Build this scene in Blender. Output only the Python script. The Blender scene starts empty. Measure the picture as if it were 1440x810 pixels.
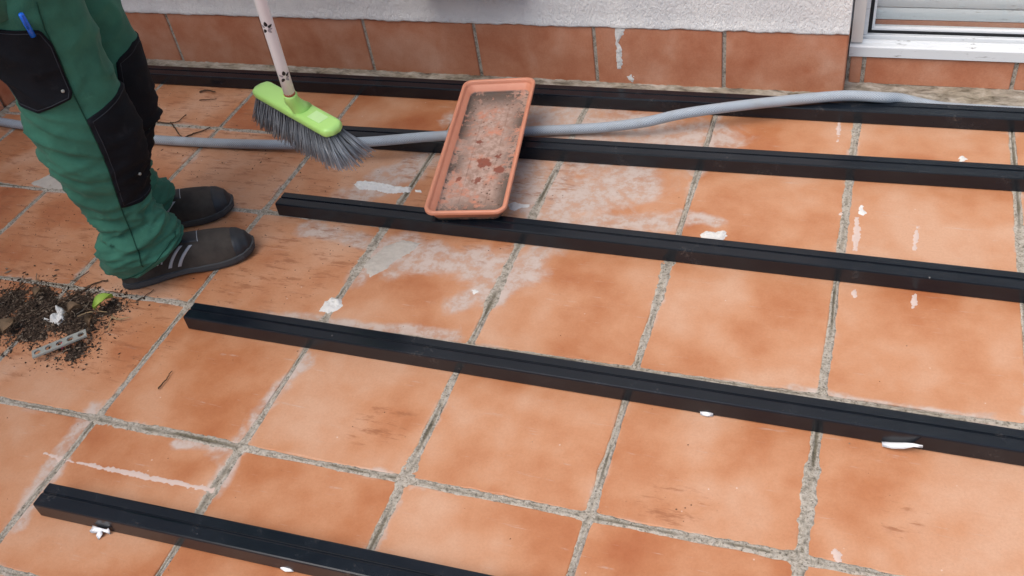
import bpy, bmesh, math, random
from mathutils import Vector, Matrix, noise
from mathutils.bvhtree import BVHTree

random.seed(7)
S = 0.33                      # one floor tile in metres
# ------------------------------------------------------------------ camera, sky, sun, exposure
CF, CYAW, CPIT, CROL = 1361.2, 0.4385, 0.8529, -0.1761
CPOS = Vector((4.0301, -2.6097, 3.9943))          # in tile units
CROT = (Matrix.Rotation(CYAW, 3, 'Z') @ Matrix.Rotation(CPIT, 3, 'X') @ Matrix.Rotation(CROL, 3, 'Z'))
sc = bpy.context.scene
cam_d = bpy.data.cameras.new('camera'); cam = bpy.data.objects.new('camera', cam_d)
sc.collection.objects.link(cam); sc.camera = cam
cam_d.sensor_width = 36.0; cam_d.lens = CF / 1440 * 36.0
cam_d.clip_start = 0.02; cam_d.clip_end = 500
cam.matrix_world = Matrix.Translation(CPOS * S) @ CROT.to_4x4()

SUN_EL, SUN_ROT = math.radians(60), math.radians(218)
world = bpy.data.worlds.new('World'); sc.world = world; world.use_nodes = True
wn = world.node_tree.nodes; wl = world.node_tree.links
bg = wn['Background']
sky = wn.new('ShaderNodeTexSky'); sky.sky_type = 'NISHITA'; sky.sun_disc = False
sky.sun_elevation = SUN_EL; sky.sun_rotation = SUN_ROT
sky.air_density = 1.0; sky.dust_density = 4.0; sky.ozone_density = 1.0
wl.new(sky.outputs[0], bg.inputs[0]); bg.inputs[1].default_value = 0.125
sun_d = bpy.data.lights.new('sun', 'SUN'); sun_d.energy = 1.5; sun_d.angle = math.radians(60)
sun_d.color = (1.0, 0.975, 0.935)
sun = bpy.data.objects.new('sun', sun_d); sc.collection.objects.link(sun)
# the sun lamp points along the same direction as the sky's sun
sd = Vector((math.sin(SUN_ROT) * math.cos(SUN_EL), math.cos(SUN_ROT) * math.cos(SUN_EL), math.sin(SUN_EL)))
sun.rotation_euler = sd.to_track_quat('Z', 'Y').to_euler()
sun.location = (0, 0, 6)
sc.view_settings.view_transform = 'Standard'; sc.view_settings.look = 'None'
sc.view_settings.exposure = 0.52; sc.view_settings.gamma = 1.0
sc.view_settings.use_curve_mapping = False

# ------------------------------------------------------------------ helpers
col = sc.collection
def ray(px, py):
    return CROT @ Vector(((px - 720) / CF, -(py - 405) / CF, -1.0))
def onz(px, py, z=0.0):                 # photo point -> tile-unit point on a level plane
    d = ray(px, py); return CPOS + d * ((z - CPOS.z) / d.z)
def ony(px, py, y):
    d = ray(px, py); return CPOS + d * ((y - CPOS.y) / d.y)
def onplane(px, py, a, n):
    d = ray(px, py); return CPOS + d * ((a - CPOS).dot(n) / d.dot(n))
def nz(x, y, z=0.0): return noise.noise(Vector((x, y, z)))
def fbm(x, y, z=0.0, o=3): return sum(nz(x * 2 ** i, y * 2 ** i, z + i * 7.3) / 2 ** i for i in range(o))
def sstep(a, b, x):
    t = min(1, max(0, (x - a) / (b - a))); return t * t * (3 - 2 * t)

def link(o, parent=None):
    col.objects.link(o)
    if parent is not None:
        o.parent = parent
        w = Matrix.Translation(parent['_loc']) if '_loc' in parent else Matrix.Identity(4)
        o.matrix_parent_inverse = w.inverted()
    return o
def mesh(name, verts, faces, mat, parent=None, smooth=False, uvs=None):
    me = bpy.data.meshes.new(name); me.from_pydata([tuple(v) for v in verts], [], faces)
    mats = mat if isinstance(mat, (list, tuple)) else [mat]
    for m in mats: me.materials.append(m)
    if smooth: me.polygons.foreach_set('use_smooth', [True] * len(me.polygons))
    if uvs is not None:
        ul = me.uv_layers.new(name='UVMap')
        for lp in me.loops: ul.data[lp.index].uv = uvs[lp.vertex_index]
    me.update()
    return link(bpy.data.objects.new(name, me), parent)
def bm_obj(name, bm, mat, parent=None, smooth=False):
    bmesh.ops.recalc_face_normals(bm, faces=bm.faces)
    me = bpy.data.meshes.new(name); bm.to_mesh(me); bm.free()
    me.materials.append(mat)
    if smooth: me.polygons.foreach_set('use_smooth', [True] * len(me.polygons))
    return link(bpy.data.objects.new(name, me), parent)
TEMP = []
def thing(name, label, cat, loc=(0, 0, 0), group=None):
    o = bpy.data.objects.new(name, None); o.empty_display_size = 0.05; col.objects.link(o)
    o.location = loc; o['_loc'] = Vector(loc); TEMP.append(o)
    o['label'] = label; o['category'] = cat
    if group: o['group'] = group
    return o
def tag(o, label, cat, group=None):
    o['label'] = label; o['category'] = cat
    if group: o['group'] = group
    return o
def box(name, x0, x1, y0, y1, z0, z1, mat, parent=None, bev=0.0, seg=2):   # tile units
    bm = bmesh.new()
    bmesh.ops.create_cube(bm, size=1)
    for v in bm.verts:
        v.co = Vector(((x0 + x1) / 2 + v.co.x * (x1 - x0), (y0 + y1) / 2 + v.co.y * (y1 - y0), (z0 + z1) / 2 + v.co.z * (z1 - z0))) * S
    if bev: bmesh.ops.bevel(bm, geom=bm.edges[:], offset=bev, segments=seg, affect='EDGES', profile=0.5)
    return bm_obj(name, bm, mat, parent)
def tube(pts, rad, n=12, cap=True):
    """closed tube round a list of points (metres); rad a number or list"""
    V, F = [], []
    up = Vector((0.13, 0.21, 1)).normalized()
    for i, p in enumerate(pts):
        t = (pts[min(i + 1, len(pts) - 1)] - pts[max(i - 1, 0)]).normalized()
        a = t.cross(up)
        if a.length < 1e-3: a = t.cross(Vector((1, 0, 0)))
        a.normalize(); b = t.cross(a)
        r = rad[i] if isinstance(rad, (list, tuple)) else rad
        for k in range(n):
            th = 2 * math.pi * k / n
            V.append(p + a * (r * math.cos(th)) + b * (r * math.sin(th)))
    for i in range(len(pts) - 1):
        for k in range(n):
            F.append((i * n + k, i * n + (k + 1) % n, (i + 1) * n + (k + 1) % n, (i + 1) * n + k))
    if cap:
        F.append(tuple(range(n - 1, -1, -1))); b0 = (len(pts) - 1) * n
        F.append(tuple(range(b0, b0 + n)))
    return V, F
def catmull(P, per=8):
    out = []
    for i in range(len(P) - 1):
        p0 = P[max(i - 1, 0)]; p1 = P[i]; p2 = P[i + 1]; p3 = P[min(i + 2, len(P) - 1)]
        for k in range(per):
            t = k / per
            out.append(0.5 * ((2 * p1) + (p2 - p0) * t + (2 * p0 - 5 * p1 + 4 * p2 - p3) * t * t + (3 * p1 - p0 - 3 * p2 + p3) * t ** 3))
    out.append(P[-1]); return out

# ------------------------------------------------------------------ node helpers
class M:
    def __init__(s, name):
        s.m = bpy.data.materials.new(name); s.m.use_nodes = True
        s.t = s.m.node_tree; s.n = s.t.nodes; s.l = s.t.links
        s.b = s.n['Principled BSDF']
    def put(s, sock, v):
        if isinstance(v, bpy.types.NodeSocket): s.l.new(v, sock)
        elif v is not None:
            if hasattr(sock.default_value, '__len__') and isinstance(v, (tuple, list, Vector)):
                v = tuple(v)
                if len(sock.default_value) == 4 and len(v) == 3: v = v + (1,)
            sock.default_value = v
    def math(s, op, a, b=None, c=None, clamp=False):
        n = s.n.new('ShaderNodeMath'); n.operation = op; n.use_clamp = clamp
        for i, v in enumerate((a, b, c)):
            if v is not None: s.put(n.inputs[i], v)
        return n.outputs[0]
    def vm(s, op, a, b=None, scale=None):
        n = s.n.new('ShaderNodeVectorMath'); n.operation = op
        s.put(n.inputs[0], a)
        if b is not None: s.put(n.inputs[1], b)
        if scale is not None: s.put(n.inputs['Scale'], scale)
        return n.outputs['Value'] if op in ('LENGTH', 'DOT_PRODUCT', 'DISTANCE') else n.outputs[0]
    def noise(s, vec, scale, detail=3, rough=0.55, dist=0.0):
        n = s.n.new('ShaderNodeTexNoise'); s.put(n.inputs['Vector'], vec)
        n.inputs['Scale'].default_value = scale; n.inputs['Detail'].default_value = detail
        n.inputs['Roughness'].default_value = rough; n.inputs['Distortion'].default_value = dist
        return n.outputs[0]
    def rng(s, v, a, b, c=0.0, d=1.0, smooth=True):
        n = s.n.new('ShaderNodeMapRange'); n.interpolation_type = 'SMOOTHSTEP' if smooth else 'LINEAR'
        s.put(n.inputs[0], v)
        for i, x in enumerate((a, b, c, d)): s.put(n.inputs[i + 1], x)
        return n.outputs[0]
    def mix(s, f, a, b, mode='MIX'):
        n = s.n.new('ShaderNodeMix'); n.data_type = 'RGBA'; n.blend_type = mode
        s.put(n.inputs[0], f); s.put(n.inputs[6], a); s.put(n.inputs[7], b)
        return n.outputs[2]
    def ramp(s, f, stops):
        n = s.n.new('ShaderNodeValToRGB'); s.put(n.inputs[0], f); e = n.color_ramp.elements
        while len(e) < len(stops): e.new(0.5)
        for el, (p, c) in zip(e, stops): el.position = p; el.color = tuple(c) + (1,)
        return n.outputs[0]
    def bump(s, h, strength, dist):
        n = s.n.new('ShaderNodeBump'); s.put(n.inputs['Height'], h)
        n.inputs['Strength'].default_value = strength; n.inputs['Distance'].default_value = dist
        s.l.new(n.outputs[0], s.b.inputs['Normal'])
    def pos(s): return s.n.new('ShaderNodeNewGeometry').outputs['Position']
    def obj(s): return s.n.new('ShaderNodeTexCoord').outputs['Object']
    def uv(s): return s.n.new('ShaderNodeTexCoord').outputs['UV']
    def island(s): return s.n.new('ShaderNodeNewGeometry').outputs['Random Per Island']
    def rand(s): return s.n.new('ShaderNodeObjectInfo').outputs['Random']
    def done(s, color=None, rough=None, spec=None, metal=None):
        s.put(s.b.inputs['Base Color'], color); s.put(s.b.inputs['Roughness'], rough)
        if spec is not None: s.put(s.b.inputs['Specular IOR Level'], spec)
        if metal is not None: s.put(s.b.inputs['Metallic'], metal)
        return s.m
def simple(name, c, rough=0.5, spec=0.5, var=0.12, sc_=30, bump=0.0, bscale=200):
    m = M(name); p = m.pos(); n = m.noise(p, sc_, 4)
    lo = tuple(x * (1 - var) for x in c); hi = tuple(min(1, x * (1 + var)) for x in c)
    if bump: m.bump(m.noise(p, bscale, 3), bump, 0.002)
    return m.done(m.mix(n, lo, hi), m.rng(n, 0.2, 0.8, rough * 0.9, min(1, rough * 1.1)), spec)

# ------------------------------------------------------------------ materials
# stains on the floor, given as strokes (photo start, photo end, half width in tile units)
FILM = [(770, 165, 985, 200, .34), (800, 285, 890, 255, .30), (760, 315, 950, 312, .13), (955, 300, 1010, 312, .07), (500, 275, 600, 225, .20), (740, 240, 770, 330, .22),
        (560, 372, 720, 365, .17), (690, 420, 760, 352, .12), (640, 165, 700, 160, .16), (430, 320, 560, 352, .10), (400, 448, 640, 475, .075), (500, 395, 545, 340, .10),
        (355, 590, 430, 505, .07), (980, 240, 1010, 180, .10), (640, 430, 700, 395, .11), (820, 225, 870, 205, .25), (700, 270, 790, 260, .22), (1110, 548, 1440, 603, .05),
        (130, 575, 25, 735, .08), (320, 655, 300, 690, .07), (340, 632, 250, 622, .06), (560, 345, 740, 390, .16), (300, 640, 345, 615, .07)]
DIRT = [(60, 330, 420, 340, .75), (240, 130, 400, 260, .75), (0, 450, 160, 470, .55), (400, 360, 460, 380, .28), (515, 600, 545, 600, .17), (930, 715, 960, 710, .16),
        (1255, 715, 1275, 745, .10), (620, 230, 760, 250, .4), (350, 150, 420, 190, .5), (0, 300, 90, 380, .6), (20, 200, 120, 270, .5), (220, 140, 330, 150, .5), (560, 300, 700, 330, .3)]
def strokes(L):
    return [((lambda q: Vector((q.x, q.y)))(onz(a, b)), (lambda q: Vector((q.x, q.y)))(onz(c, d)), r) for a, b, c, d, r in L]
FILM_S, DIRT_S = strokes(FILM), strokes(DIRT)
def field(L, x, y):
    p = Vector((x, y)); best = -1.0
    for a, b, r in L:
        ab = b - a; l2 = ab.length_squared; t = min(1, max(0, (p - a).dot(ab) / l2)) if l2 > 1e-8 else 0
        best = max(best, 1 - (p - a - ab * t).length / r)
    return best

def floor_tile_material():
    m = M('terracotta_floor'); rnd = m.rand()
    p = m.vm('SCALE', m.pos(), scale=1 / S)
    off = m.n.new('ShaderNodeCombineXYZ'); m.l.new(m.math('MULTIPLY', rnd, 57.0), off.inputs[0]); m.l.new(m.math('MULTIPLY', rnd, 91.0), off.inputs[2])
    po = m.vm('ADD', p, off.outputs[0])
    n1 = m.noise(po, 1.5, 2, 0.5, 0.3); n2 = m.noise(po, 4.4, 3, 0.6); n3 = m.noise(p, 70, 3, 0.7)
    def attr(nm):
        a = m.n.new('ShaderNodeAttribute'); a.attribute_name = nm; return a.outputs['Fac']
    af, ad, edge = attr('film'), attr('dirt'), attr('edge')
    v = m.math('ADD', m.math('MULTIPLY', n1, 0.66), m.math('MULTIPLY', n2, 0.34))
    v = m.math('ADD', v, m.math('MULTIPLY', m.math('SUBTRACT', rnd, 0.5), 0.11))
    base = m.ramp(v, [(0.28, (0.385, 0.120, 0.046)), (0.41, (0.470, 0.190, 0.086)), (0.52, (0.545, 0.265, 0.142)), (0.66, (0.595, 0.345, 0.222))])
    n4 = m.noise(p, 150, 2, 0.6)
    base = m.mix(m.rng(n3, 0.25, 0.75, 0.0, 1.0), m.mix(1.0, base, (0.91, 0.90, 0.88), 'MULTIPLY'), base)
    base = m.mix(m.rng(n4, 0.26, 0.33, 0.45, 0.0), base, m.mix(1.0, base, (0.60, 0.50, 0.45), 'MULTIPLY'))
    jj = m.math('SUBTRACT', m.noise(p, 3.6, 5, 0.66, 0.6), 0.5)
    j9 = m.noise(p, 10, 4, 0.7)
    film = m.rng(m.math('SUBTRACT', af, m.math('MULTIPLY', jj, 1.9)), -0.05, 0.62)
    film = m.math('MULTIPLY', film, m.rng(j9, 0.33, 0.55, 0.42, 0.9))
    efl = m.rng(m.math('ADD', edge, m.math('MULTIPLY', jj, 0.20)), -0.016, 0.016, 0.7, 0.0)
    efl = m.math('MULTIPLY', efl, m.rng(n1, 0.44, 0.60, 0.0, 1.0))
    psc = m.n.new('ShaderNodeMapping'); m.l.new(po, psc.inputs[0]); psc.inputs['Rotation'].default_value = (0, 0, 0.7); psc.inputs['Scale'].default_value = (0.7, 9.0, 1)
    scuff = m.math('MULTIPLY', m.rng(m.noise(psc.outputs[0], 5.0, 3, 0.7), 0.62, 0.72, 0.0, 0.34), m.rng(j9, 0.42, 0.58))
    white = m.math('MAXIMUM', m.math('MAXIMUM', film, efl), scuff)
    c = m.mix(white, base, m.mix(m.rng(j9, 0.35, 0.65), (0.45, 0.335, 0.275), (0.54, 0.46, 0.41)))
    zone = m.rng(m.math('SUBTRACT', ad, m.math('MULTIPLY', jj, 1.2)), 0.0, 0.42)
    pst = m.n.new('ShaderNodeMapping'); m.l.new(p, pst.inputs[0]); pst.inputs['Rotation'].default_value = (0, 0, 0.15); pst.inputs['Scale'].default_value = (0.45, 1.9, 1)
    sm = m.noise(pst.outputs[0], 10.5, 5, 0.72)
    smear = m.math('MULTIPLY', zone, m.rng(sm, 0.50, 0.66, 0.0, 0.72))
    c = m.mix(smear, c, (0.29, 0.108, 0.048))
    vo = m.n.new('ShaderNodeTexVoronoi'); vo.inputs['Scale'].default_value = 26; m.l.new(p, vo.inputs['Vector'])
    dots = m.math('MULTIPLY', m.rng(vo.outputs['Distance'], 0.10, 0.16, 1.0, 0.0), m.rng(n2, 0.50, 0.56, 0.0, 1.0))
    c = m.mix(m.math('MULTIPLY', dots, m.math('ADD', m.math('MULTIPLY', zone, 0.8), 0.06)), c, (0.05, 0.025, 0.015))
    vo2 = m.n.new('ShaderNodeTexVoronoi'); vo2.inputs['Scale'].default_value = 9; m.l.new(po, vo2.inputs['Vector'])
    chip = m.math('MULTIPLY', m.rng(vo2.outputs['Distance'], 0.03, 0.055, 0.6, 0.0), m.rng(n2, 0.53, 0.55, 0.0, 1.0))
    c = m.mix(chip, c, (0.68, 0.58, 0.50))
    r = m.math('ADD', m.rng(v, 0.3, 0.7, 0.30, 0.46), m.math('MULTIPLY', white, 0.25))
    m.bump(m.math('ADD', m.math('MULTIPLY', m.math('ADD', n3, n4), 0.24), m.math('MULTIPLY', n2, 1.2)), 0.40, 0.0018)
    return m.done(c, r, 0.35)

def skirting_material():
    m = M('terracotta_skirting'); P = m.pos(); rnd = m.rand(); p = m.vm('SCALE', P, scale=1 / S)
    off = m.n.new('ShaderNodeCombineXYZ'); m.l.new(m.math('MULTIPLY', rnd, 77.0), off.inputs[1])
    po = m.vm('ADD', p, off.outputs[0])
    n1 = m.noise(po, 2.6, 3, 0.5, 0.4); n2 = m.noise(po, 9, 4, 0.6); n3 = m.noise(p, 80, 3, 0.7)
    v = m.math('ADD', m.math('MULTIPLY', n1, 0.7), m.math('MULTIPLY', n2, 0.3))
    c = m.ramp(v, [(0.32, (0.45, 0.155, 0.078)), (0.5, (0.54, 0.235, 0.135)), (0.68, (0.62, 0.33, 0.22))])
    c = m.mix(m.rng(n3, 0.3, 0.7, 0.0, 1.0), m.mix(1.0, c, (0.9, 0.88, 0.88), 'MULTIPLY'), c)
    m.bump(m.math('ADD', n3, m.math('MULTIPLY', n2, 3.0)), 0.2, 0.0015)
    return m.done(c, 0.5, 0.3)

def mortar_material(name='mortar', tint=(1, 1, 1), dark=1.0):
    m = M(name); p = m.vm('SCALE', m.pos(), scale=1 / S)
    pm = m.n.new('ShaderNodeMapping'); m.l.new(p, pm.inputs[0]); pm.inputs['Scale'].default_value = (0.55, 1.3, 1); pm.inputs['Rotation'].default_value = (0, 0, 0.3)
    a = m.noise(pm.outputs[0], 13, 6, 0.66, 0.5); b = m.noise(p, 3.0, 3)
    t = lambda c: tuple(x * y for x, y in zip(c, tint))
    c = m.ramp(a, [(0.30, t((0.085, 0.072, 0.055))), (0.43, t((0.24, 0.212, 0.17))), (0.55, t((0.37, 0.335, 0.28))), (0.70, t((0.50, 0.465, 0.41)))])
    c = m.mix(m.rng(b, 0.42, 0.62, 0.0, 0.5), c, m.mix(1.0, c, (0.72, 0.68, 0.56), 'MULTIPLY'))
    m.bump(m.math('ADD', a, m.math('MULTIPLY', m.noise(p, 60, 4, 0.7), 0.35)), 0.8, 0.004)
    return m.done(c, 0.92, 0.15)

def joint_material():
    m = M('joint_mortar'); p = m.vm('SCALE', m.pos(), scale=1 / S)
    at = m.n.new('ShaderNodeAttribute'); at.attribute_name = 'crack'
    a = m.noise(p, 30, 5, 0.72, 0.4); b = m.noise(p, 2.2, 2); g = m.noise(p, 75, 3, 0.65)
    c = m.ramp(a, [(0.30, (0.15, 0.13, 0.10)), (0.44, (0.34, 0.305, 0.25)), (0.57, (0.54, 0.485, 0.415)), (0.74, (0.70, 0.64, 0.56))])
    dirt = m.math('MULTIPLY', m.rng(m.math('ADD', at.outputs['Fac'], m.math('MULTIPLY', m.math('SUBTRACT', a, 0.5), 2.4)), 0.05, 0.60), m.rng(b, 0.36, 0.58, 0.30, 0.92))
    c = m.mix(dirt, c, m.mix(g, (0.050, 0.043, 0.028), (0.215, 0.188, 0.130)))
    c = m.mix(m.rng(g, 0.33, 0.43, 0.8, 0.0), c, (0.095, 0.08, 0.058))
    m.bump(m.math('ADD', a, m.math('MULTIPLY', g, 0.7)), 1.0, 0.004)
    return m.done(c, 0.93, 0.15)

def stucco_material():
    m = M('white_stucco'); p = m.pos()
    pm = m.n.new('ShaderNodeMapping'); m.l.new(p, pm.inputs[0]); pm.inputs['Rotation'].default_value = (0, 0.9, 0); pm.inputs['Scale'].default_value = (1.0, 1, 0.55)
    a = m.noise(pm.outputs[0], 120, 5, 0.7, 0.4); b = m.noise(p, 9, 4); f = m.noise(pm.outputs[0], 260, 3, 0.6)
    c = m.mix(m.rng(b, 0.35, 0.7), (0.74, 0.745, 0.745), (0.84, 0.84, 0.825))
    c = m.mix(m.rng(a, 0.26, 0.40, 0.35, 0.0), c, (0.45, 0.46, 0.47))  # crevice shade put into the colour: low spots of the relief turn grey
    m.bump(m.math('ADD', a, m.math('MULTIPLY', f, 0.5)), 0.9, 0.0055)
    return m.done(c, 0.9, 0.2)

def bar_material():
    m = M('black_powder_coat'); p = m.pos()
    pm = m.n.new('ShaderNodeMapping'); m.l.new(p, pm.inputs[0]); pm.inputs['Scale'].default_value = (0.25, 3, 3)
    a = m.noise(pm.outputs[0], 40, 4, 0.6); f = m.noise(p, 14, 5, 0.65)
    c = m.mix(m.rng(f, 0.45, 0.75, 0.0, 1.0), (0.0055, 0.0085, 0.0135), (0.0100, 0.0140, 0.0200))
    vo = m.n.new('ShaderNodeTexVoronoi'); vo.inputs['Scale'].default_value = 22; m.l.new(p, vo.inputs['Vector'])
    sp = m.math('MULTIPLY', m.rng(vo.outputs['Distance'], 0.03, 0.055, 1.0, 0.0), m.rng(m.noise(p, 6, 2), 0.55, 0.6))
    c = m.mix(m.math('MULTIPLY', sp, 0.7), c, (0.22, 0.21, 0.20))
    c = m.mix(m.math('MULTIPLY', m.rng(f, 0.58, 0.70), m.rng(m.noise(p, 160, 3, 0.7), 0.5, 0.7, 0.0, 0.30)), c, (0.20, 0.16, 0.13))
    m.bump(m.noise(p, 900, 2), 0.08, 0.0006)
    return m.done(c, m.math('ADD', 0.15, m.math('MULTIPLY', f, 0.14)), 0.42)

def hose_material():
    m = M('braided_hose'); uv = m.uv()
    s = m.n.new('ShaderNodeSeparateXYZ'); m.l.new(uv, s.inputs[0])
    # woven sleeve: two sets of threads crossing round the tube
    a = m.math('SINE', m.math('ADD', m.math('MULTIPLY', s.outputs[0], 2 * math.pi * 17), m.math('MULTIPLY', s.outputs[1], 2 * math.pi * 62)))
    b = m.math('SINE', m.math('SUBTRACT', m.math('MULTIPLY', s.outputs[0], 2 * math.pi * 17), m.math('MULTIPLY', s.outputs[1], 2 * math.pi * 62)))
    h = m.math('MAXIMUM', a, b)
    f = m.noise(m.pos(), 25, 4)
    c = m.mix(m.rng(h, -0.4, 0.7), (0.20, 0.235, 0.28), (0.42, 0.475, 0.525))
    c = m.mix(m.rng(f, 0.4, 0.75, 0.0, 0.35), c, (0.27, 0.26, 0.25))
    m.bump(h, 0.35, 0.0012)
    return m.done(c, 0.55, 0.4)

def cloth(name, c, var=0.18, sheen=0.08):
    m = M(name); p = m.pos()
    n = m.noise(p, 13, 5, 0.6); w = m.noise(p, 420, 2, 0.5); w2 = m.noise(p, 55, 3, 0.6)
    lo = tuple(x * (1 - var) for x in c); hi = tuple(x * (1 + var) for x in c)
    k = m.mix(m.rng(n, 0.3, 0.7), lo, hi)
    dust = m.math('MULTIPLY', m.rng(m.noise(p, 19, 5, 0.7), 0.6, 0.74), 0.22)
    k = m.mix(dust, k, tuple(x * 2.2 + 0.03 for x in c))
    m.bump(m.math('ADD', w, m.math('MULTIPLY', w2, 1.5)), 0.30, 0.0015)
    m.b.inputs['Sheen Weight'].default_value = sheen
    return m.done(k, 0.85, 0.2)

def tray_material():
    m = M('terracotta_plastic'); p = m.pos(); lo = m.obj()
    s = m.n.new('ShaderNodeSeparateXYZ'); m.l.new(lo, s.inputs[0])
    n = m.noise(p, 18, 5, 0.65); f = m.noise(p, 70, 5, 0.7); g = m.noise(p, 7, 3)
    c = m.mix(n, (0.60, 0.215, 0.125), (0.72, 0.32, 0.20))
    floorm = m.rng(s.outputs[2], 0.0065, 0.012, 1.0, 0.0)
    silt = m.mix(m.rng(f, 0.35, 0.65), (0.30, 0.20, 0.155), (0.50, 0.37, 0.305))
    c = m.mix(m.math('MULTIPLY', floorm, m.rng(m.math('ADD', n, m.math('MULTIPLY', f, 0.35)), 0.47, 0.70, 0.12, 0.92)), c, silt)
    # black mould towards the rims of the tray floor, and a few rusty drips
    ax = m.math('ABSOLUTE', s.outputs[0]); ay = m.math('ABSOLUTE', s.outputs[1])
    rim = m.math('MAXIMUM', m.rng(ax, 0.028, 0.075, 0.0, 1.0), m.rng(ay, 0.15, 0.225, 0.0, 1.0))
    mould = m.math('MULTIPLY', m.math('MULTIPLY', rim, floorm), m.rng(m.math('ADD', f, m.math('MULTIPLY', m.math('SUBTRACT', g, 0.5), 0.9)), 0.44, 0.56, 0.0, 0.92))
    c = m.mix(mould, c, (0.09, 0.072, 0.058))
    jit = m.math('MULTIPLY', m.math('SUBTRACT', f, 0.5), 0.035)
    for (x, y, r) in ((0.004, -0.042, .020), (0.000, -0.105, .012), (0.046, -0.07, .014), (-0.022, 0.035, .009), (-0.045, -0.10, .008), (0.036, -0.02, .007)):
        d = m.math('ADD', m.vm('DISTANCE', m.vm('MULTIPLY', lo, (1, 1, 0)), (x, y, 0)), jit)
        c = m.mix(m.math('MULTIPLY', m.rng(d, r * 0.7, r, 0.85, 0.0), floorm), c, (0.23, 0.055, 0.03))
    vo = m.n.new('ShaderNodeTexVoronoi'); vo.inputs['Scale'].default_value = 75; m.l.new(p, vo.inputs['Vector'])
    sp = m.math('MULTIPLY', m.rng(vo.outputs['Distance'], 0.15, 0.24, 1.0, 0.0), m.math('MULTIPLY', floorm, m.rng(g, 0.45, 0.6, 0.0, 0.9)))
    c = m.mix(sp, c, (0.11, 0.06, 0.04))
    m.bump(f, 0.25, 0.0015)
    return m.done(c, m.math('ADD', 0.38, m.math('MULTIPLY', floorm, 0.4)), 0.45)

def glass_material():
    m = M('window_glass'); n = m.n
    tr_ = n.new('ShaderNodeBsdfTransparent'); tr_.inputs[0].default_value = (0.93, 0.95, 0.95, 1)
    gl = n.new('ShaderNodeBsdfGlossy'); m.put(gl.inputs['Roughness'], m.rng(m.noise(m.pos(), 30, 3), 0.3, 0.7, 0.01, 0.05))
    fz = n.new('ShaderNodeLayerWeight'); fzo = m.math('ADD', 0.04, m.math('MULTIPLY', m.math('POWER', fz.outputs['Facing'], 5.0), 0.9))
    mx = n.new('ShaderNodeMixShader'); m.l.new(fzo, mx.inputs[0]); m.l.new(tr_.outputs[0], mx.inputs[1]); m.l.new(gl.outputs[0], mx.inputs[2])
    m.l.new(mx.outputs[0], n['Material Output'].inputs[0])
    return m.m

def pvc_material(name, c, dirt):
    m = M(name); p = m.pos()
    pm = m.n.new('ShaderNodeMapping'); m.l.new(p, pm.inputs[0]); pm.inputs['Scale'].default_value = (0.35, 1, 2.5)
    n = m.noise(pm.outputs[0], 60, 5, 0.7); g = m.noise(p, 12, 3)
    d = m.math('MULTIPLY', m.rng(n, 0.56, 0.66, 0.0, dirt), m.rng(g, 0.45, 0.6, 0.1, 1.0))
    k = m.mix(d, m.mix(g, tuple(x * 0.95 for x in c), c), (0.16, 0.14, 0.12))
    return m.done(k, m.math('ADD', 0.28, m.math('MULTIPLY', d, 0.4)), 0.5)

def soil_material():
    m = M('soil_crumbs'); r = m.island(); p = m.pos()
    c = m.ramp(r, [(0.0, (0.032, 0.021, 0.015)), (0.45, (0.075, 0.050, 0.036)), (0.75, (0.14, 0.095, 0.068)), (0.93, (0.20, 0.145, 0.10)), (1.0, (0.33, 0.27, 0.21))])
    return m.done(m.mix(m.noise(p, 300, 3), c, m.mix(1.0, c, (0.6, 0.6, 0.6), 'MULTIPLY')), 0.9, 0.2)

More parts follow.
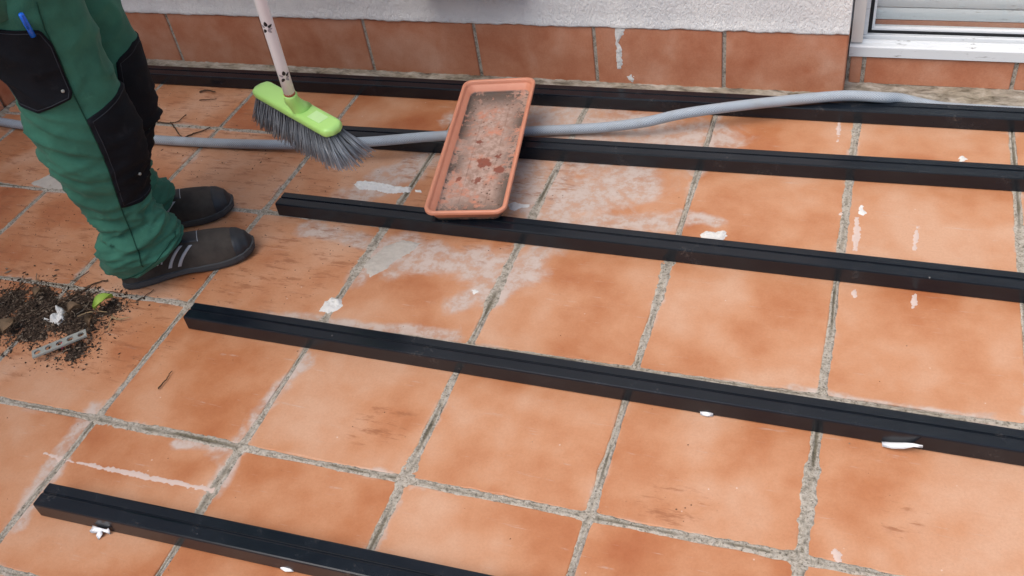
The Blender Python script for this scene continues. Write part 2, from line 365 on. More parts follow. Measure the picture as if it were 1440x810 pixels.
MT = dict(
    tile=floor_tile_material(), skirt=skirting_material(), mortar=mortar_material(), joint=joint_material(), stucco=stucco_material(),
    bar=bar_material(), hose=hose_material(), tray=tray_material(), glass=glass_material(),
    pvc=pvc_material('white_pvc', (0.76, 0.78, 0.79), 0.9), pvc_clean=pvc_material('clean_white_pvc', (0.80, 0.82, 0.83), 0.25),
    jamb=simple('aged_white_plastic', (0.78, 0.75, 0.70), 0.4, 0.4, 0.05), rubber=simple('black_rubber', (0.015, 0.016, 0.018), 0.6, 0.4),
    green=cloth('green_work_cloth', (0.038, 0.146, 0.100)), navy=cloth('black_work_cloth', (0.0065, 0.008, 0.0115), 0.25, 0.0), seam=simple('dark_green_thread', (0.012, 0.055, 0.036), 0.9, 0.2),
    shoe=cloth('dark_brown_suede', (0.052, 0.044, 0.038), 0.35, 0.05), sole=simple('grey_rubber_sole', (0.045, 0.048, 0.052), 0.7, 0.4, 0.25, 60, 0.4, 160),
    toe=simple('navy_toe_cap', (0.016, 0.019, 0.024), 0.5, 0.5, 0.2), stripe=simple('grey_reflective_tape', (0.36, 0.38, 0.41), 0.5, 0.5, 0.15, 80),
    lime=simple('lime_plastic', (0.42, 0.72, 0.20), 0.35, 0.5, 0.05), bristle=None, handle=None,
    ink=simple('black_print', (0.012, 0.012, 0.016), 0.5), grey_ink=simple('grey_print', (0.34, 0.33, 0.36), 0.5), label=simple('pale_worn_sticker', (0.52, 0.78, 0.34), 0.5),
    rust=simple('rusty_paint', (0.33, 0.10, 0.06), 0.7, 0.3, 0.4, 300), soil=soil_material(), twig=simple('dry_twig', (0.085, 0.052, 0.032), 0.9, 0.2, 0.35, 80),
    straw=simple('dry_straw', (0.36, 0.25, 0.14), 0.85, 0.2, 0.3, 80), leaf=simple('yellow_green_leaf', (0.33, 0.47, 0.07), 0.5, 0.4, 0.25, 60),
    dead=simple('brown_dead_leaf', (0.19, 0.125, 0.075), 0.8, 0.2, 0.4, 60), white=simple('white_plaster', (0.70, 0.69, 0.66), 0.85, 0.2, 0.07, 80, 0.8, 300),
    paper=simple('white_paper', (0.82, 0.82, 0.83), 0.55, 0.4, 0.03), zinc=simple('dull_zinc', (0.30, 0.31, 0.28), 0.5, 0.5, 0.25, 60),
    pink=simple('pink_petal', (0.55, 0.09, 0.16), 0.6, 0.3), pen=simple('blue_plastic', (0.012, 0.14, 0.72), 0.25, 0.5, 0.05), steel=simple('pen_clip_steel', (0.45, 0.45, 0.46), 0.3, 0.6),
    box=simple('dark_grey_metal', (0.05, 0.055, 0.06), 0.5, 0.4), patch=simple('pale_cement', (0.47, 0.43, 0.38), 0.9, 0.15, 0.18, 40, 0.5, 150), lime_wash=simple('lime_streak', (0.60, 0.47, 0.41), 0.85, 0.2, 0.08, 60), earth=simple('bare_earth', (0.16, 0.12, 0.085), 0.95, 0.2, 0.3, 3),
    stitch=simple('black_thread', (0.030, 0.034, 0.042), 0.8, 0.3),
    skin=simple('skin', (0.48, 0.28, 0.20), 0.5, 0.4, 0.06), hair=simple('dark_hair', (0.025, 0.018, 0.013), 0.6, 0.4), eye=simple('eye_white', (0.7, 0.7, 0.68), 0.3), shirt=cloth('dark_green_jacket', (0.020, 0.085, 0.055)),
)
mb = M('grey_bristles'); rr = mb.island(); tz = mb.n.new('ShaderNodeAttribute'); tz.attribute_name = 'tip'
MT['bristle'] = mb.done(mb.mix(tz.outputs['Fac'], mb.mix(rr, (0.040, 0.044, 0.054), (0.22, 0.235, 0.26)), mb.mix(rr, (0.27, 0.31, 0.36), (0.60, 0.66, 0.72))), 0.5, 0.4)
mh = M('white_painted_tube'); ph = mh.pos()
MT['handle'] = mh.done(mh.mix(mh.rng(mh.noise(ph, 60, 5, 0.7), 0.6, 0.72, 0.0, 0.5), (0.80, 0.785, 0.80), (0.55, 0.52, 0.53)), 0.35, 0.5)

# ------------------------------------------------------------------ ground, floor, joints
X0, X1, Y0, Y1 = -3.35, 9.0, -5.0, 4.0
g = mesh('ground', [(-80, -80, -.12), (80, -80, -.12), (80, 80, -.12), (-80, 80, -.12)], [(0, 1, 2, 3)], MT['earth']); g['kind'] = 'structure'
fl = box('floor', X0 - .3, X1, Y0, 4.75, -.3, -.03, MT['mortar']); fl['kind'] = 'structure'

def tile_outline(w, h, seed, gap=.017, wob=.0065, K=12):
    hx, hy = w / 2 - gap, h / 2 - gap; out = []; cr = .014; rnd = random.Random(seed)
    c = [Vector((-hx, -hy)), Vector((hx, -hy)), Vector((hx, hy)), Vector((-hx, hy))]
    for i in range(4):
        p, q = c[i], c[(i + 1) % 4]; d = (q - p).normalized(); n = Vector((d.y, -d.x)); sd_ = seed * 4 + i
        p, q = p + d * cr, q - d * cr
        for k in range(K):
            t = k / (K - 1)
            a = wob * (nz(t * 3.1, sd_ * 9.7, 1) + nz(t * 9, sd_ * 9.7, 5) * .6)
            if rnd.random() < .06: a -= rnd.uniform(.004, .012)
            out.append(p.lerp(q, t) + n * a)
    return out
def make_tile(x0, x1, y0, y1, seed, fine):
    w, h = x1 - x0, y1 - y0; cx, cy = (x0 + x1) / 2, (y0 + y1) / 2
    out = tile_outline(w, h, seed); N = len(out); V, F, FI, DI, ED = [], [], [], [], []
    rings = [(0.0, -.03), (0.0, -.0065), (.004, -.0018), (.0105, 0.0)]
    inner = (.93, .84, .72, .58, .42, .25, .09) if fine else ()
    def add(x, y, z):
        V.append((x * S, y * S, z * S))
        FI.append(field(FILM_S, cx + x, cy + y) if fine else -1); DI.append(field(DIRT_S, cx + x, cy + y) if fine else -1)
        ED.append(min(w / 2 - abs(x), h / 2 - abs(y)) - .02)
    for ins, z in rings:
        for q in out:
            f = 1 - ins / max(abs(q.x), abs(q.y)); add(q.x * f, q.y * f, z)
    for f in inner:
        for q in out: add(q.x * f, q.y * f, 0)
    R = len(rings) + len(inner)
    for r in range(R - 1):
        for k in range(N): F.append((r * N + k, r * N + (k + 1) % N, (r + 1) * N + (k + 1) % N, (r + 1) * N + k))
    F.append(tuple(range((R - 1) * N, R * N)))
    me = bpy.data.meshes.new('tile'); me.from_pydata(V, [], F); me.materials.append(MT['tile']); me.update()
    for nm, L_ in (('film', FI), ('dirt', DI), ('edge', ED)):
        me.attributes.new(nm, 'FLOAT', 'POINT').data.foreach_set('value', L_)
    return me
rt = random.Random(3); plain = {}
for i in range(-4, 9):
    for j in range(-5, 4):
        x0, x1, y0, y1 = i, i + 1, j, j + 1
        if i == -4: x0 = -3.34
        if j == 3: y1 = 3.80
        fine = i <= 5 and j >= -2
        if fine: me = make_tile(x0, x1, y0, y1, i * 13 + j, True)
        else:
            key = (x1 - x0, y1 - y0, rt.randrange(3))
            if key not in plain: plain[key] = make_tile(x0, x1, y0, y1, 200 + len(plain), False)
            me = plain[key]
        o = bpy.data.objects.new('tile', me)
        o.location = ((x0 + x1) / 2 * S, (y0 + y1) / 2 * S, rt.uniform(-.0007, .0006))
        o.rotation_euler = (rt.uniform(-.0012, .0012), rt.uniform(-.0012, .0012), 0)
        link(o, fl)

WIDE = [('x', 0, .08, .85, 1.55), ('y', 2, -.45, .12, 1.5), ('y', 4, .15, .75, 1.25), ('y', 1, -.35, .25, 1.3), ('y', 3, 1.55, 1.95, 1.7), ('y', 1, 1.55, 2.3, 2.0), ('y', 2, 1.4, 2.6, 1.5)]
def joint(axis, c, a0, a1, width=1.0, parent=fl):
    """a ragged raised-and-cracked mortar strip along a joint; axis 'x' runs along x at y=c"""
    step = .0105; n = int((a1 - a0) / step); cross = [-.075, -.058, -.046, -.036, -.027, -.019, -.011, -.004, .004, .011, .019, .027, .036, .046, .058, .075]
    V, F, A = [], [], []
    sd = c * 3.7 + (50 if axis == 'x' else 0)
    nc = len(cross)
    for i in range(n + 1):
        a = a0 + (a1 - a0) * i / n
        w = width * (0.82 + .62 * nz(a * 1.9, sd, 2) + .34 * nz(a * 6, sd, 3) + .2 * nz(a * 17, sd, 6))
        sh = .010 * nz(a * 2.3, sd, 8)
        ck = .004 * nz(a * 5, sd, 4)
        cd = max(0.0, min(1.2, .34 + 1.3 * nz(a * 2.1, sd, 11) + .6 * nz(a * 9, sd, 12)))     # how open the crack is here
        for (ax_, cc_, lo_, hi_, k_) in WIDE:
            if ax_ == axis and cc_ == c: w *= 1 + (k_ - 1) * sstep(lo_ - .12, lo_, a) * sstep(hi_ + .12, hi_, a)
        w *= 1 + .45 * math.exp(-((a - round(a)) / .07) ** 2)
        for u in cross:
            q = u * max(.25, w) + sh
            x, y = (a, c + q) if axis == 'x' else (c + q, a)
            r = abs(u)
            prof = .0028 * (1 - sstep(.022, .052, r)) - .0075 * sstep(.032, .066, r)
            crk = max(0, 1 - abs(u - ck) / .015)
            z = prof - .0085 * crk * cd + .0034 * nz(x * 22, y * 22, sd) + .0036 * nz(x * 52, y * 52, sd) - .0006
            V.append((x * S, y * S, z * S))
            A.append(min(1, max(0, (1 - abs(u - ck) / .024) * (.12 + .95 * cd))))
        if i:
            for k in range(nc - 1):
                b = (i - 1) * nc + k
                f = (b, b + nc, b + nc + 1, b + 1)
                F.append(f if axis == 'y' else f[::-1])
    o = mesh('mortar_joint', V, F, MT['joint'], parent, smooth=True)
    at = o.data.attributes.new('crack', 'FLOAT', 'POINT'); at.data.foreach_set('value', A)
    return o
for c, w in ((-3, .34), (-2, .36), (-1, .40), (0, .52), (1, .54), (2, .58), (3, .52), (4, .74), (5, .55), (6, .55)):
    joint('y', c, -1.75, 3.82, w)
for c, w in ((-1, .58), (0, .60), (1, .44), (2, .54), (3, .40)):
    joint('x', c, X0, 6.4, w)

# rough mortar fillet along the foot of the walls
def fillet(x0, x1, ya, yb, name='mortar_fillet', hgt=.022, parent=fl):
    nx = int((x1 - x0) / .012); ny = max(6, int((yb - ya) / .016)); V, F = [], []
    for i in range(nx + 1):
        x = x0 + (x1 - x0) * i / nx
        for k in range(ny + 1):
            t = k / ny
            y = ya + (yb - ya) * t + (.020 * nz(x * 5, 3.3) * (1 - t) if k == 0 else 0)
            z = -.010 + sstep(0, .18, t) * .012 + hgt * t + .010 * nz(x * 9, y * 9, 4) * min(1, t * 4) + .007 * nz(x * 28, y * 28, 6) * min(1, t * 4) + .004 * nz(x * 70, y * 70)
            V.append((x * S, y * S, z * S))
        if i:
            for k in range(ny):
                b = (i - 1) * (ny + 1) + k; F.append((b, b + ny + 1, b + ny + 2, b + 1))
    return mesh(name, V, F, MT['mortar'], parent, smooth=True)
fillet(X0, 3.88, 3.79, 4.003)
fillet(3.86, 6.5, 3.79, 4.195, hgt=.010)

# ------------------------------------------------------------------ house wall with skirting
CX = 3.875
hw = thing('house_wall', 'rough white stucco house wall above a terracotta tile skirting', 'wall', (0, 4.0 * S, 0))
def stucco_panel(name, x0, x1, z0, z1, y, parent):
    """front face with a ragged lower lip where the stucco laps the tiles"""
    nx = int((x1 - x0) / .02); zs = [z0, z0 + .004, z0 + .016, z0 + .04, z0 + .12, z1]
    V, F = [], []
    for i in range(nx + 1):
        x = x0 + (x1 - x0) * i / nx
        dz = .010 * nz(x * 6, 1.2) + .008 * nz(x * 22, 7.7)
        for k, z in enumerate(zs):
            yy = y + (.03 if k == 0 else (-.004 if k == 1 else -.008 + .003 * nz(x * 20, z * 20))) if k < 3 else y
            V.append((x * S, yy * S, (z + (dz if k < 4 else 0)) * S))
        if i:
            for k in range(len(zs) - 1):
                b = (i - 1) * len(zs) + k; F.append((b, b + len(zs), b + len(zs) + 1, b + 1))
    return mesh(name, V, F, MT['stucco'], parent, smooth=True)
stucco_panel('stucco', X0 - .3, CX, .497, 8.5, 3.994, hw)
box('wall_core', X0 - .6, CX - .004, 4.03, 4.75, -.2, 8.45, MT['stucco'], hw)
box('wall_lintel', CX + .003, 9.6, 4.2, 4.75, 6.9, 8.45, MT['stucco'], hw)
box('reveal', CX - .02, CX, 3.998, 4.74, .50, 6.88, MT['stucco'], hw)

def skirting_tile(x0, x1, z0, z1, y, parent, seed, axis='x'):
    bm = bmesh.new(); bmesh.ops.create_cube(bm, size=1)
    for v in bm.verts:
        a = (x0 + x1) / 2 + v.co.x * (x1 - x0 - .030); b = (z0 + z1) / 2 + v.co.z * (z1 - z0 - .012)
        v.co = Vector((a, y + .03 + v.co.y * .06, b)) * S if axis == 'x' else Vector((y - .03 - v.co.y * .06, a, b)) * S
    bmesh.ops.bevel(bm, geom=bm.edges[:], offset=.0016, segments=2, affect='EDGES')
    return bm_obj('skirting_tile', bm, MT['skirt'], parent)
rs = random.Random(5)
for i in range(-4, 4):
    x0, x1 = max(i, X0), min(i + 1, CX + .012)
    skirting_tile(x0, x1, .006, .505, 3.998 + rs.uniform(-.003, .003), hw, i)
box('skirting_grout', X0, CX - .02, 4.012, 4.032, -.02, .50, MT['joint'], hw)
# side of the door recess, tiled, and the low tiles under the threshold
skirting_tile(3.999, 4.20, .006, .505, CX - .0, hw, 2, 'y')
for a, b in ((CX + .01, 3.995), (3.995, 5.01), (5.01, 6.02), (6.02, 7.03)):
    skirting_tile(a, b, .003, .236, 4.182 + rs.uniform(-.003, .003), hw, a)
box('skirting_grout', CX + .002, 7.03, 4.198, 4.222, -.02, .232, MT['joint'], hw)
box('recess_core', CX + .002, 9.5, 4.224, 4.75, -.1, .224, MT['mortar'], hw)

# plaster that ran down over the skirting
def blob(name, pts, h, mat, label=None, cat=None, plane='floor', group=None, parent=None, res=.0055, seed=1, rag=.010):
    """ragged lumpy relief over a closed outline [(u,v)] in tile units, grown from a noisy height field"""
    Pn = [Vector((p[0], p[1])) for p in pts]; n = len(Pn)
    def sdf(q):
        d = 9.0; ins = False
        for i in range(n):
            a, b = Pn[i], Pn[(i + 1) % n]; ab = b - a; t = min(1, max(0, (q - a).dot(ab) / max(1e-9, ab.length_squared)))
            d = min(d, (q - a - ab * t).length)
            if (a.y > q.y) != (b.y > q.y) and q.x < (b.x - a.x) * (q.y - a.y) / (b.y - a.y) + a.x: ins = not ins
        return d if ins else -d
    u0, u1 = min(p.x for p in Pn) - .03, max(p.x for p in Pn) + .03; v0, v1 = min(p.y for p in Pn) - .03, max(p.y for p in Pn) + .03
    nu, nv_ = int((u1 - u0) / res) + 1, int((v1 - v0) / res) + 1; H = []; V, F, idx = [], [], {}
    for i in range(nu + 1):
        for j in range(nv_ + 1):
            u, v = u0 + i * res, v0 + j * res
            e = sdf(Vector((u, v))) + rag * (nz(u * 22, v * 22, seed) + .8 * nz(u * 55, v * 55, seed + 3))
            H.append(-.0015 if e <= 0 else h * (sstep(0, .022, e) * (.55 + .55 * nz(u * 16, v * 16, seed + 5) + .30 * nz(u * 45, v * 45, seed + 8)) + .12) * min(1, e / .004))
    def vid(i, j):
        k = i * (nv_ + 1) + j
        if k not in idx:
            idx[k] = len(V); u, v = u0 + i * res, v0 + j * res; w = H[k]
            V.append((u * S, v * S, w * S) if plane == 'floor' else (u * S, (3.996 - w) * S, v * S))
        return idx[k]
    for i in range(nu):
        for j in range(nv_):
            if max(H[i * (nv_ + 1) + j], H[(i + 1) * (nv_ + 1) + j], H[(i + 1) * (nv_ + 1) + j + 1], H[i * (nv_ + 1) + j + 1]) > 0:
                f = (vid(i, j), vid(i + 1, j), vid(i + 1, j + 1), vid(i, j + 1)); F.append(f)
    o = mesh(name, V, F, mat, parent, True)
    if label: tag(o, label, cat, group)
    return o
def wp(*L): return [(lambda q: (q.x, q.z))(ony(x, y, 3.996)) for x, y in L]
def fp(*L): return [(lambda q: (q.x, q.y))(onz(x, y)) for x, y in L]
blob('plaster_drip', wp((864, 36), (879, 38), (877, 48), (870, 60), (874, 66), (876, 86), (873, 99), (868, 96), (866, 78), (866, 60), (864, 50)), .008, MT['white'], None, None, 'wall', None, hw)
blob('plaster_drip', wp((881, 107), (888, 104), (892, 111), (890, 116), (884, 114)), .006, MT['white'], None, None, 'wall', None, hw, seed=4)
blob('plaster_drip', wp((889, 105), (894, 108), (893, 111), (890, 108)), .005, MT['white'], None, None, 'wall', None, hw, seed=5)

# left wall, closing the terrace
lw = thing('side_wall', 'white stucco side wall with red skirting at the far left edge behind the trousers', 'wall', (X0 * S, 2 * S, 0))
box('stucco', X0 - .6, X0 + .004, -5, 4.03, .497, 8.4, MT['stucco'], lw)
box('wall_core', X0 - .6, X0 - .02, -5, 4.03, -.2, .496, MT['joint'], lw)
for j in range(-5, 4):
    skirting_tile(j + .06, min(j + 1.06, 3.99), .006, .5, X0 + .012, lw, j, 'y')
fv, ff = [], []
nyy = 240
for i in range(nyy + 1):
    y = -1 + 5.0 * i / nyy
    for k in range(7):
        t = k / 6; x = X0 + .012 + .11 * (1 - t) + .02 * nz(y * 6, 2) * (1 - t)
        fv.append((x * S, y * S, (-.010 + .022 * t + .009 * nz(x * 25, y * 25)) * S))
    if i:
        for k in range(6):
            b = (i - 1) * 7 + k; ff.append((b, b + 7, b + 8, b + 1)[::-1])
mesh('mortar_fillet', fv, ff, MT['mortar'], fl, smooth=True)

# dark box whose lower edge shows at the top of the picture
wb = thing('wall_box', 'dark wall box on the stucco with only its bottom edge in view', 'box', (1.05 * S, 3.9 * S, .82 * S))
box('casing', .62, 1.50, 3.80, 3.99, .822, 1.75, MT['box'], wb, .004)
box('door_panel', .67, 1.45, 3.785, 3.803, .87, 1.70, MT['box'], wb, .003)

# ------------------------------------------------------------------ sliding door with roller shutter
dr = thing('patio_door', 'white sliding patio door with closed roller shutter behind its glass', 'door', (5.0 * S, 4.3 * S, .23 * S))
DX = 9.4
def extr(name, prof, x0, x1, mat, parent, bev=.0012):
    """profile [(y,z)] in tile units extruded along x"""
    bm = bmesh.new()
    a = [bm.verts.new(Vector((x0, y, z)) * S) for y, z in prof]; b = [bm.verts.new(Vector((x1, y, z)) * S) for y, z in prof]
    bm.faces.new(a); bm.faces.new(b[::-1]); n = len(prof)
    for i in range(n): bm.faces.new((a[i], b[i], b[(i + 1) % n], a[(i + 1) % n]))
    if bev: bmesh.ops.bevel(bm, geom=[e for e in bm.edges if abs((e.verts[0].co - e.verts[1].co).x) > .5 * (x1 - x0) * S], offset=bev, segments=2, affect='EDGES')
    return bm_obj(name, bm, mat, parent)
th = extr('threshold', [(4.165, .238), (4.165, .316), (4.175, .323), (4.222, .326), (4.226, .338), (4.245, .340), (4.249, .285), (4.288, .285), (4.292, .344), (4.311, .345), (4.315, .285), (4.345, .285), (4.347, .333), (4.50, .333), (4.50, .238)], CX + .008, DX, MT['pvc'], dr, .0008)
jb = extr('jamb', [(0, 0)] * 0 or [(4.19, .334), (4.19, 6.88), (4.30, 6.88), (4.30, .334)], CX + .012, CX + .092, MT['jamb'], dr, .003)
extr('jamb_track', [(4.302, .345), (4.302, 6.88), (4.47, 6.88), (4.47, .345)], CX + .012, CX + .118, MT['pvc_clean'], dr, .001)
fr = extr('frame_rail', [(4.36, .352), (4.36, .372), (4.42, .372), (4.42, .352)], CX + .145, DX, MT['pvc_clean'], dr, .0012)
extr('gasket', [(4.352, .3345), (4.352, .352), (4.43, .352), (4.43, .3345)], CX + .120, DX, MT['rubber'], dr, 0)
extr('frame_stile', [(4.36, .373), (4.36, 6.86), (4.42, 6.86), (4.42, .373)], CX + .145, CX + .162, MT['pvc_clean'], dr, .0012)
extr('gasket', [(4.36, .353), (4.36, 6.86), (4.41, 6.86), (4.41, .353)], CX + .120, CX + .1445, MT['rubber'], dr, 0)
extr('pane', [(4.39, .373), (4.39, 6.85), (4.402, 6.85), (4.402, .373)], CX + .163, DX, MT['glass'], dr, 0)
zb = .402
sh = None
for k in range(65):
    z = zb + k * .098
    prof = []
    for q in range(9):
        t = q / 8; prof.append((4.432 - .009 * math.sin(math.pi * t), z + .004 + .090 * t))
    prof += [(4.455, z + .094), (4.455, z + .004)]
    extr('shutter_slat', prof, CX + .13, DX, MT['pvc'], dr, 0)
box('inner_sill', CX + .165, DX, 4.424, 4.69, .336, .400, MT['skirt'], dr)
box('room_wall', CX + .1, DX, 4.70, 4.74, .36, 6.85, MT['stucco'], dr)

# ------------------------------------------------------------------ black bars
def bar(xa, ya, xb, yb, w, h, label, lift=0.0):
    """box-section bar; front lower edge from (xa,ya) to (xb,yb); two raised lands with a groove on top"""
    a = Vector((xa, ya, 0)); b = Vector((xb, yb, 0)); d = (b - a).normalized(); n = Vector((-d.y, d.x, 0))
    g = .007
    prof = [(0, 0), (0, h - .010), (.003, h - .002), (.010, h), (w * .47, h), (w * .53, h - g * .55), (w * .575, h - g), (w * .60, h - g), (w * .605, h - .001), (w - .010, h - .001), (w - .003, h - .003), (w, h - .011), (w, 0)]
    N = 60; V, F = [], []
    for i in range(N + 1):
        t = i / N; c = a.lerp(b, t)
        sag = .0
        for (u, z) in prof:
            q = c + n * u; V.append(Vector((q.x, q.y, z + .006 + lift + sag)) * S)
    m = len(prof)
    for i in range(N):
        for k in range(m):
            F.append((i * m + k, i * m + (k + 1) % m, (i + 1) * m + (k + 1) % m, (i + 1) * m + k))
    F.append(tuple(range(m - 1, -1, -1))); F.append(tuple(range(N * m, N * m + m)))
    bm = bmesh.new(); vs = [bm.verts.new(v) for v in V]
    for f in F: bm.faces.new([vs[i] for i in f])
    o = bm_obj('metal_bar', bm, MT['bar'])
    return tag(o, label, 'bar', 'black metal bars laid out on the terrace')
bar(.135, -.666, 6.2, -.560, .146, .100, 'black metal bar nearest the camera, cut off by the bottom edge')
bar(.138, .790, 6.2, .730, .142, .101, 'black metal bar starting just below the shoes, second from the camera')
bar(.150, 1.980, 6.2, 1.892, .144, .104, 'black metal bar under the near end of the plant tray, middle of the five')
bar(.10, 2.868, 6.2, 2.985, .147, .103, 'black metal bar crossed by the tray middle and hose, starting behind the broom')
bar(-2.62, 3.610, 6.2, 3.652, .152, .100, 'black metal bar along the foot of the house wall')

# ------------------------------------------------------------------ hose
HR = .038
HP = [(-90, 150, .043), (-30, 165, .043), (0, 171, .043), (45, 178, .043), (110, 186, .043), (215, 196, .043), (300, 201, .043), (370, 203, .048), (440, 203, .07), (485, 201, .13), (530, 198.5, .153), (570, 195, .155), (600, 192.5, .155), (640, 190, .154), (675, 188, .14), (710, 186, .09),
      (745, 184.5, .055), (800, 182, .05), (850, 179, .07), (905, 172, .115), (950, 162, .14), (985, 156, .152), (1050, 147.5, .155), (1120, 140, .155), (1170, 135.5, .155), (1200, 134.5, .152), (1240, 137, .14),]
HW = [(4.27, 3.838, .102), (4.42, 3.846, .066), (4.58, 3.846, .044), (4.85, 3.846, .040), (5.3, 3.848, .040), (6.4, 3.852, .040)]
hp = catmull([onz(x, y, z) * S for x, y, z in HP] + [Vector(q) * S for q in HW], 14)
V, F = tube(hp, HR * S, 18)
L = [0.0]
for i in range(1, len(hp)): L.append(L[-1] + (hp[i] - hp[i - 1]).length)
uvs = []
for i in range(len(hp)):
    for k in range(18):
        kk = k / 18; uvs.append((kk if kk <= .5 else 1 - kk, L[i] / .4))
tag(mesh('hose', V, F, MT['hose'], None, True, uvs), 'grey braided hose snaking across the bars behind the person and broom', 'hose')

# ------------------------------------------------------------------ plant tray
tc = [onz(655, 107, .335), onz(752, 113, .335), onz(708, 304, .221), onz(596, 293, .221)]     # rim corners TL TR BR BL
ctr = (tc[0] + tc[1] + tc[2] + tc[3]) / 4
ya = ((tc[0] + tc[1]) / 2 - (tc[2] + tc[3]) / 2); TLn = ya.length * S; ya.normalize()
TW = ((tc[1] - tc[0]).length + (tc[2] - tc[3]).length) / 2 * S
xa_ = ((tc[1] - tc[0]) + (tc[2] - tc[3])); xa_ = (xa_ - ya * xa_.dot(ya)).normalized(); za_ = xa_.cross(ya).normalized()
def rrect(hx, hy, r, n=6):
    P = []
    for cx, cy, a0 in ((hx - r, -hy + r, -90), (hx - r, hy - r, 0), (-hx + r, hy - r, 90), (-hx + r, -hy + r, 180)):
        for k in range(n + 1):
            a = math.radians(a0 + 90 * k / n); P.append((cx + r * math.cos(a), cy + r * math.sin(a)))
    return P
hx, hy, D = TW / 2, TLn / 2, .036
sections = [  # (inset from rim, z, corner radius): outside up, over the lip, inside down to the floor
    (.017, 0, .018), (.016, .001, .018), (.006, D - .009, .022), (.0005, D - .009, .024), (0, D - .007, .024), (0, D - .002, .024), (.0015, D, .023), (.006, D, .021), (.0085, D - .002, .020), (.0095, D - .008, .019),
    (.0105, D - .011, .019), (.013, D - .0115, .018), (.0185, .0048, .014), (.0205, .003, .013), (.030, .003, .010)]
V, F = [], []
for ins, z, r in sections:
    for x, y in rrect(hx - ins, hy - ins, max(.004, r)): V.append((x, y, z))
n = len(V) // len(sections)
for s_ in range(len(sections) - 1):
    for k in range(n): F.append((s_ * n + k, s_ * n + (k + 1) % n, (s_ + 1) * n + (k + 1) % n, (s_ + 1) * n + k))
F.append(tuple(range((len(sections) - 1) * n, len(sections) * n))); F.append(tuple(range(n - 1, -1, -1)))
tr = mesh('plant_tray', V, F, MT['tray'], None, False)
tr.data.polygons.foreach_set('use_smooth', [len(p.vertices) == 4 for p in tr.data.polygons])
TRM = Matrix((xa_, ya, za_)).transposed().to_4x4(); tr.matrix_world = Matrix.Translation((ctr * S) - za_ * D) @ TRM
tr['_loc'] = Vector((0, 0, 0)); TEMP.append(tr)
tag(tr, 'dirty terracotta-coloured plastic plant tray lying across the bars', 'tray')
for sx in (-1, 1):      # moulded ridges on the tray floor
    rid = box('floor_ridge', 0, 1, 0, 1, 0, 1, MT['tray'])
    for v in rid.data.vertices:
        v.co = Vector(((v.co.x / S - .5) * .0022 + sx * .031, (v.co.y / S - .5) * (TLn - .13), .0028 + v.co.z / S * .0010))
    rid.parent = tr
# ------------------------------------------------------------------ broom
BZ = 1.07
bl, br = onz(364, 123, BZ), onz(473, 184, BZ)
bsk = onz(410, 140, BZ + .12)
dtop = ray(366, 0).normalized(); dist0 = (bsk - CPOS).length
btop = CPOS + dtop * dist0 * .925
hd = (btop - bsk).normalized()
ax = (br - bl).normalized()
bup = (hd - ax * hd.dot(ax)).normalized()           # head's own up, square to its length
bup = (bup * .8 + Vector((0, 0, 1)) * .35); bup = (bup - ax * bup.dot(ax)).normalized()
bsd = bup.cross(ax).normalized()
bc = (bl + br) / 2; BL = (br - bl).length * S
bro = thing('broom', 'lime green broom with grey bristles and flowered white handle held off the floor', 'broom', bc * S)
def bpt(u, v, w): return bc * S + ax * u + bsd * v + bup * w
# head: lofted rounded block, thicker at the middle
V, F = [], []; NS, NP = 28, 20
for i in range(NS + 1):
    t = i / NS; u = (t - .5) * BL
    e = 1 - max(0, (abs(u) - (BL / 2 - .018)) / .018) ** 2.2 * .55 if abs(u) > BL / 2 - .018 else 1
    w = .0235 * e; h = .0105 * (e ** .6)
    for k in range(NP):
        a = 2 * math.pi * k / NP
        cx_, sx_ = math.cos(a), math.sin(a)
        V.append(bpt(u, w * math.copysign(abs(cx_) ** .45, cx_), h * math.copysign(abs(sx_) ** .55, sx_)))
    if i:
        for k in range(NP): F.append(((i - 1) * NP + k, (i - 1) * NP + (k + 1) % NP, i * NP + (k + 1) % NP, i * NP + k))
F.append(tuple(range(NP - 1, -1, -1))); F.append(tuple(range(NS * NP, NS * NP + NP)))
bm = bmesh.new(); vs = [bm.verts.new(v) for v in V]
for f in F: bm.faces.new([vs[i] for i in f])
head = bm_obj('head', bm, MT['lime'], bro, True)
# socket
so = bsk * S
uo = (so - bc * S).dot(ax)
base = bpt(uo * .75 + .004, 0, .004)
sp = [base, base.lerp(so, .35), base.lerp(so, .7), so, so + hd * .012, so + hd * .016]
V, F = tube(sp, [.022, .0165, .0145, .0143, .0143, .0125], 20); mesh('socket', V, F, MT['lime'], bro, True)
# sticker
lv = [bpt(BL * .5 - x, y, .0108 - (0 if abs(y) < .01 else .0004)) for x in (.075, .03) for y in (-.013, .013)]
sk = box('sticker', 0, 1, 0, 1, 0, 1, MT['label'], bro)
for v in sk.data.vertices: v.co = bpt(BL * .5 - .08 + v.co.x / S * .042, -.012 + v.co.y / S * .024, .0100 + v.co.z / S * .0009)
# handle
HL = 1.22
hb = so - hd * .01
V, F = tube([hb + hd * (HL * i / 12) for i in range(13)], .0113, 20)
han = mesh('handle', V, F, MT['handle'], bro, True)
V, F = tube([so + hd * .014, so + hd * .019, so + hd * .022], [.0116, .01165, .0113], 18); mesh('rust_ring', V, F, MT['rust'], han, True)
V, F = tube([hb + hd * (HL - .005), hb + hd * (HL + .005), hb + hd * (HL + .012)], [.0125, .0125, .008], 18); mesh('end_cap', V, F, MT['lime'], han, True)
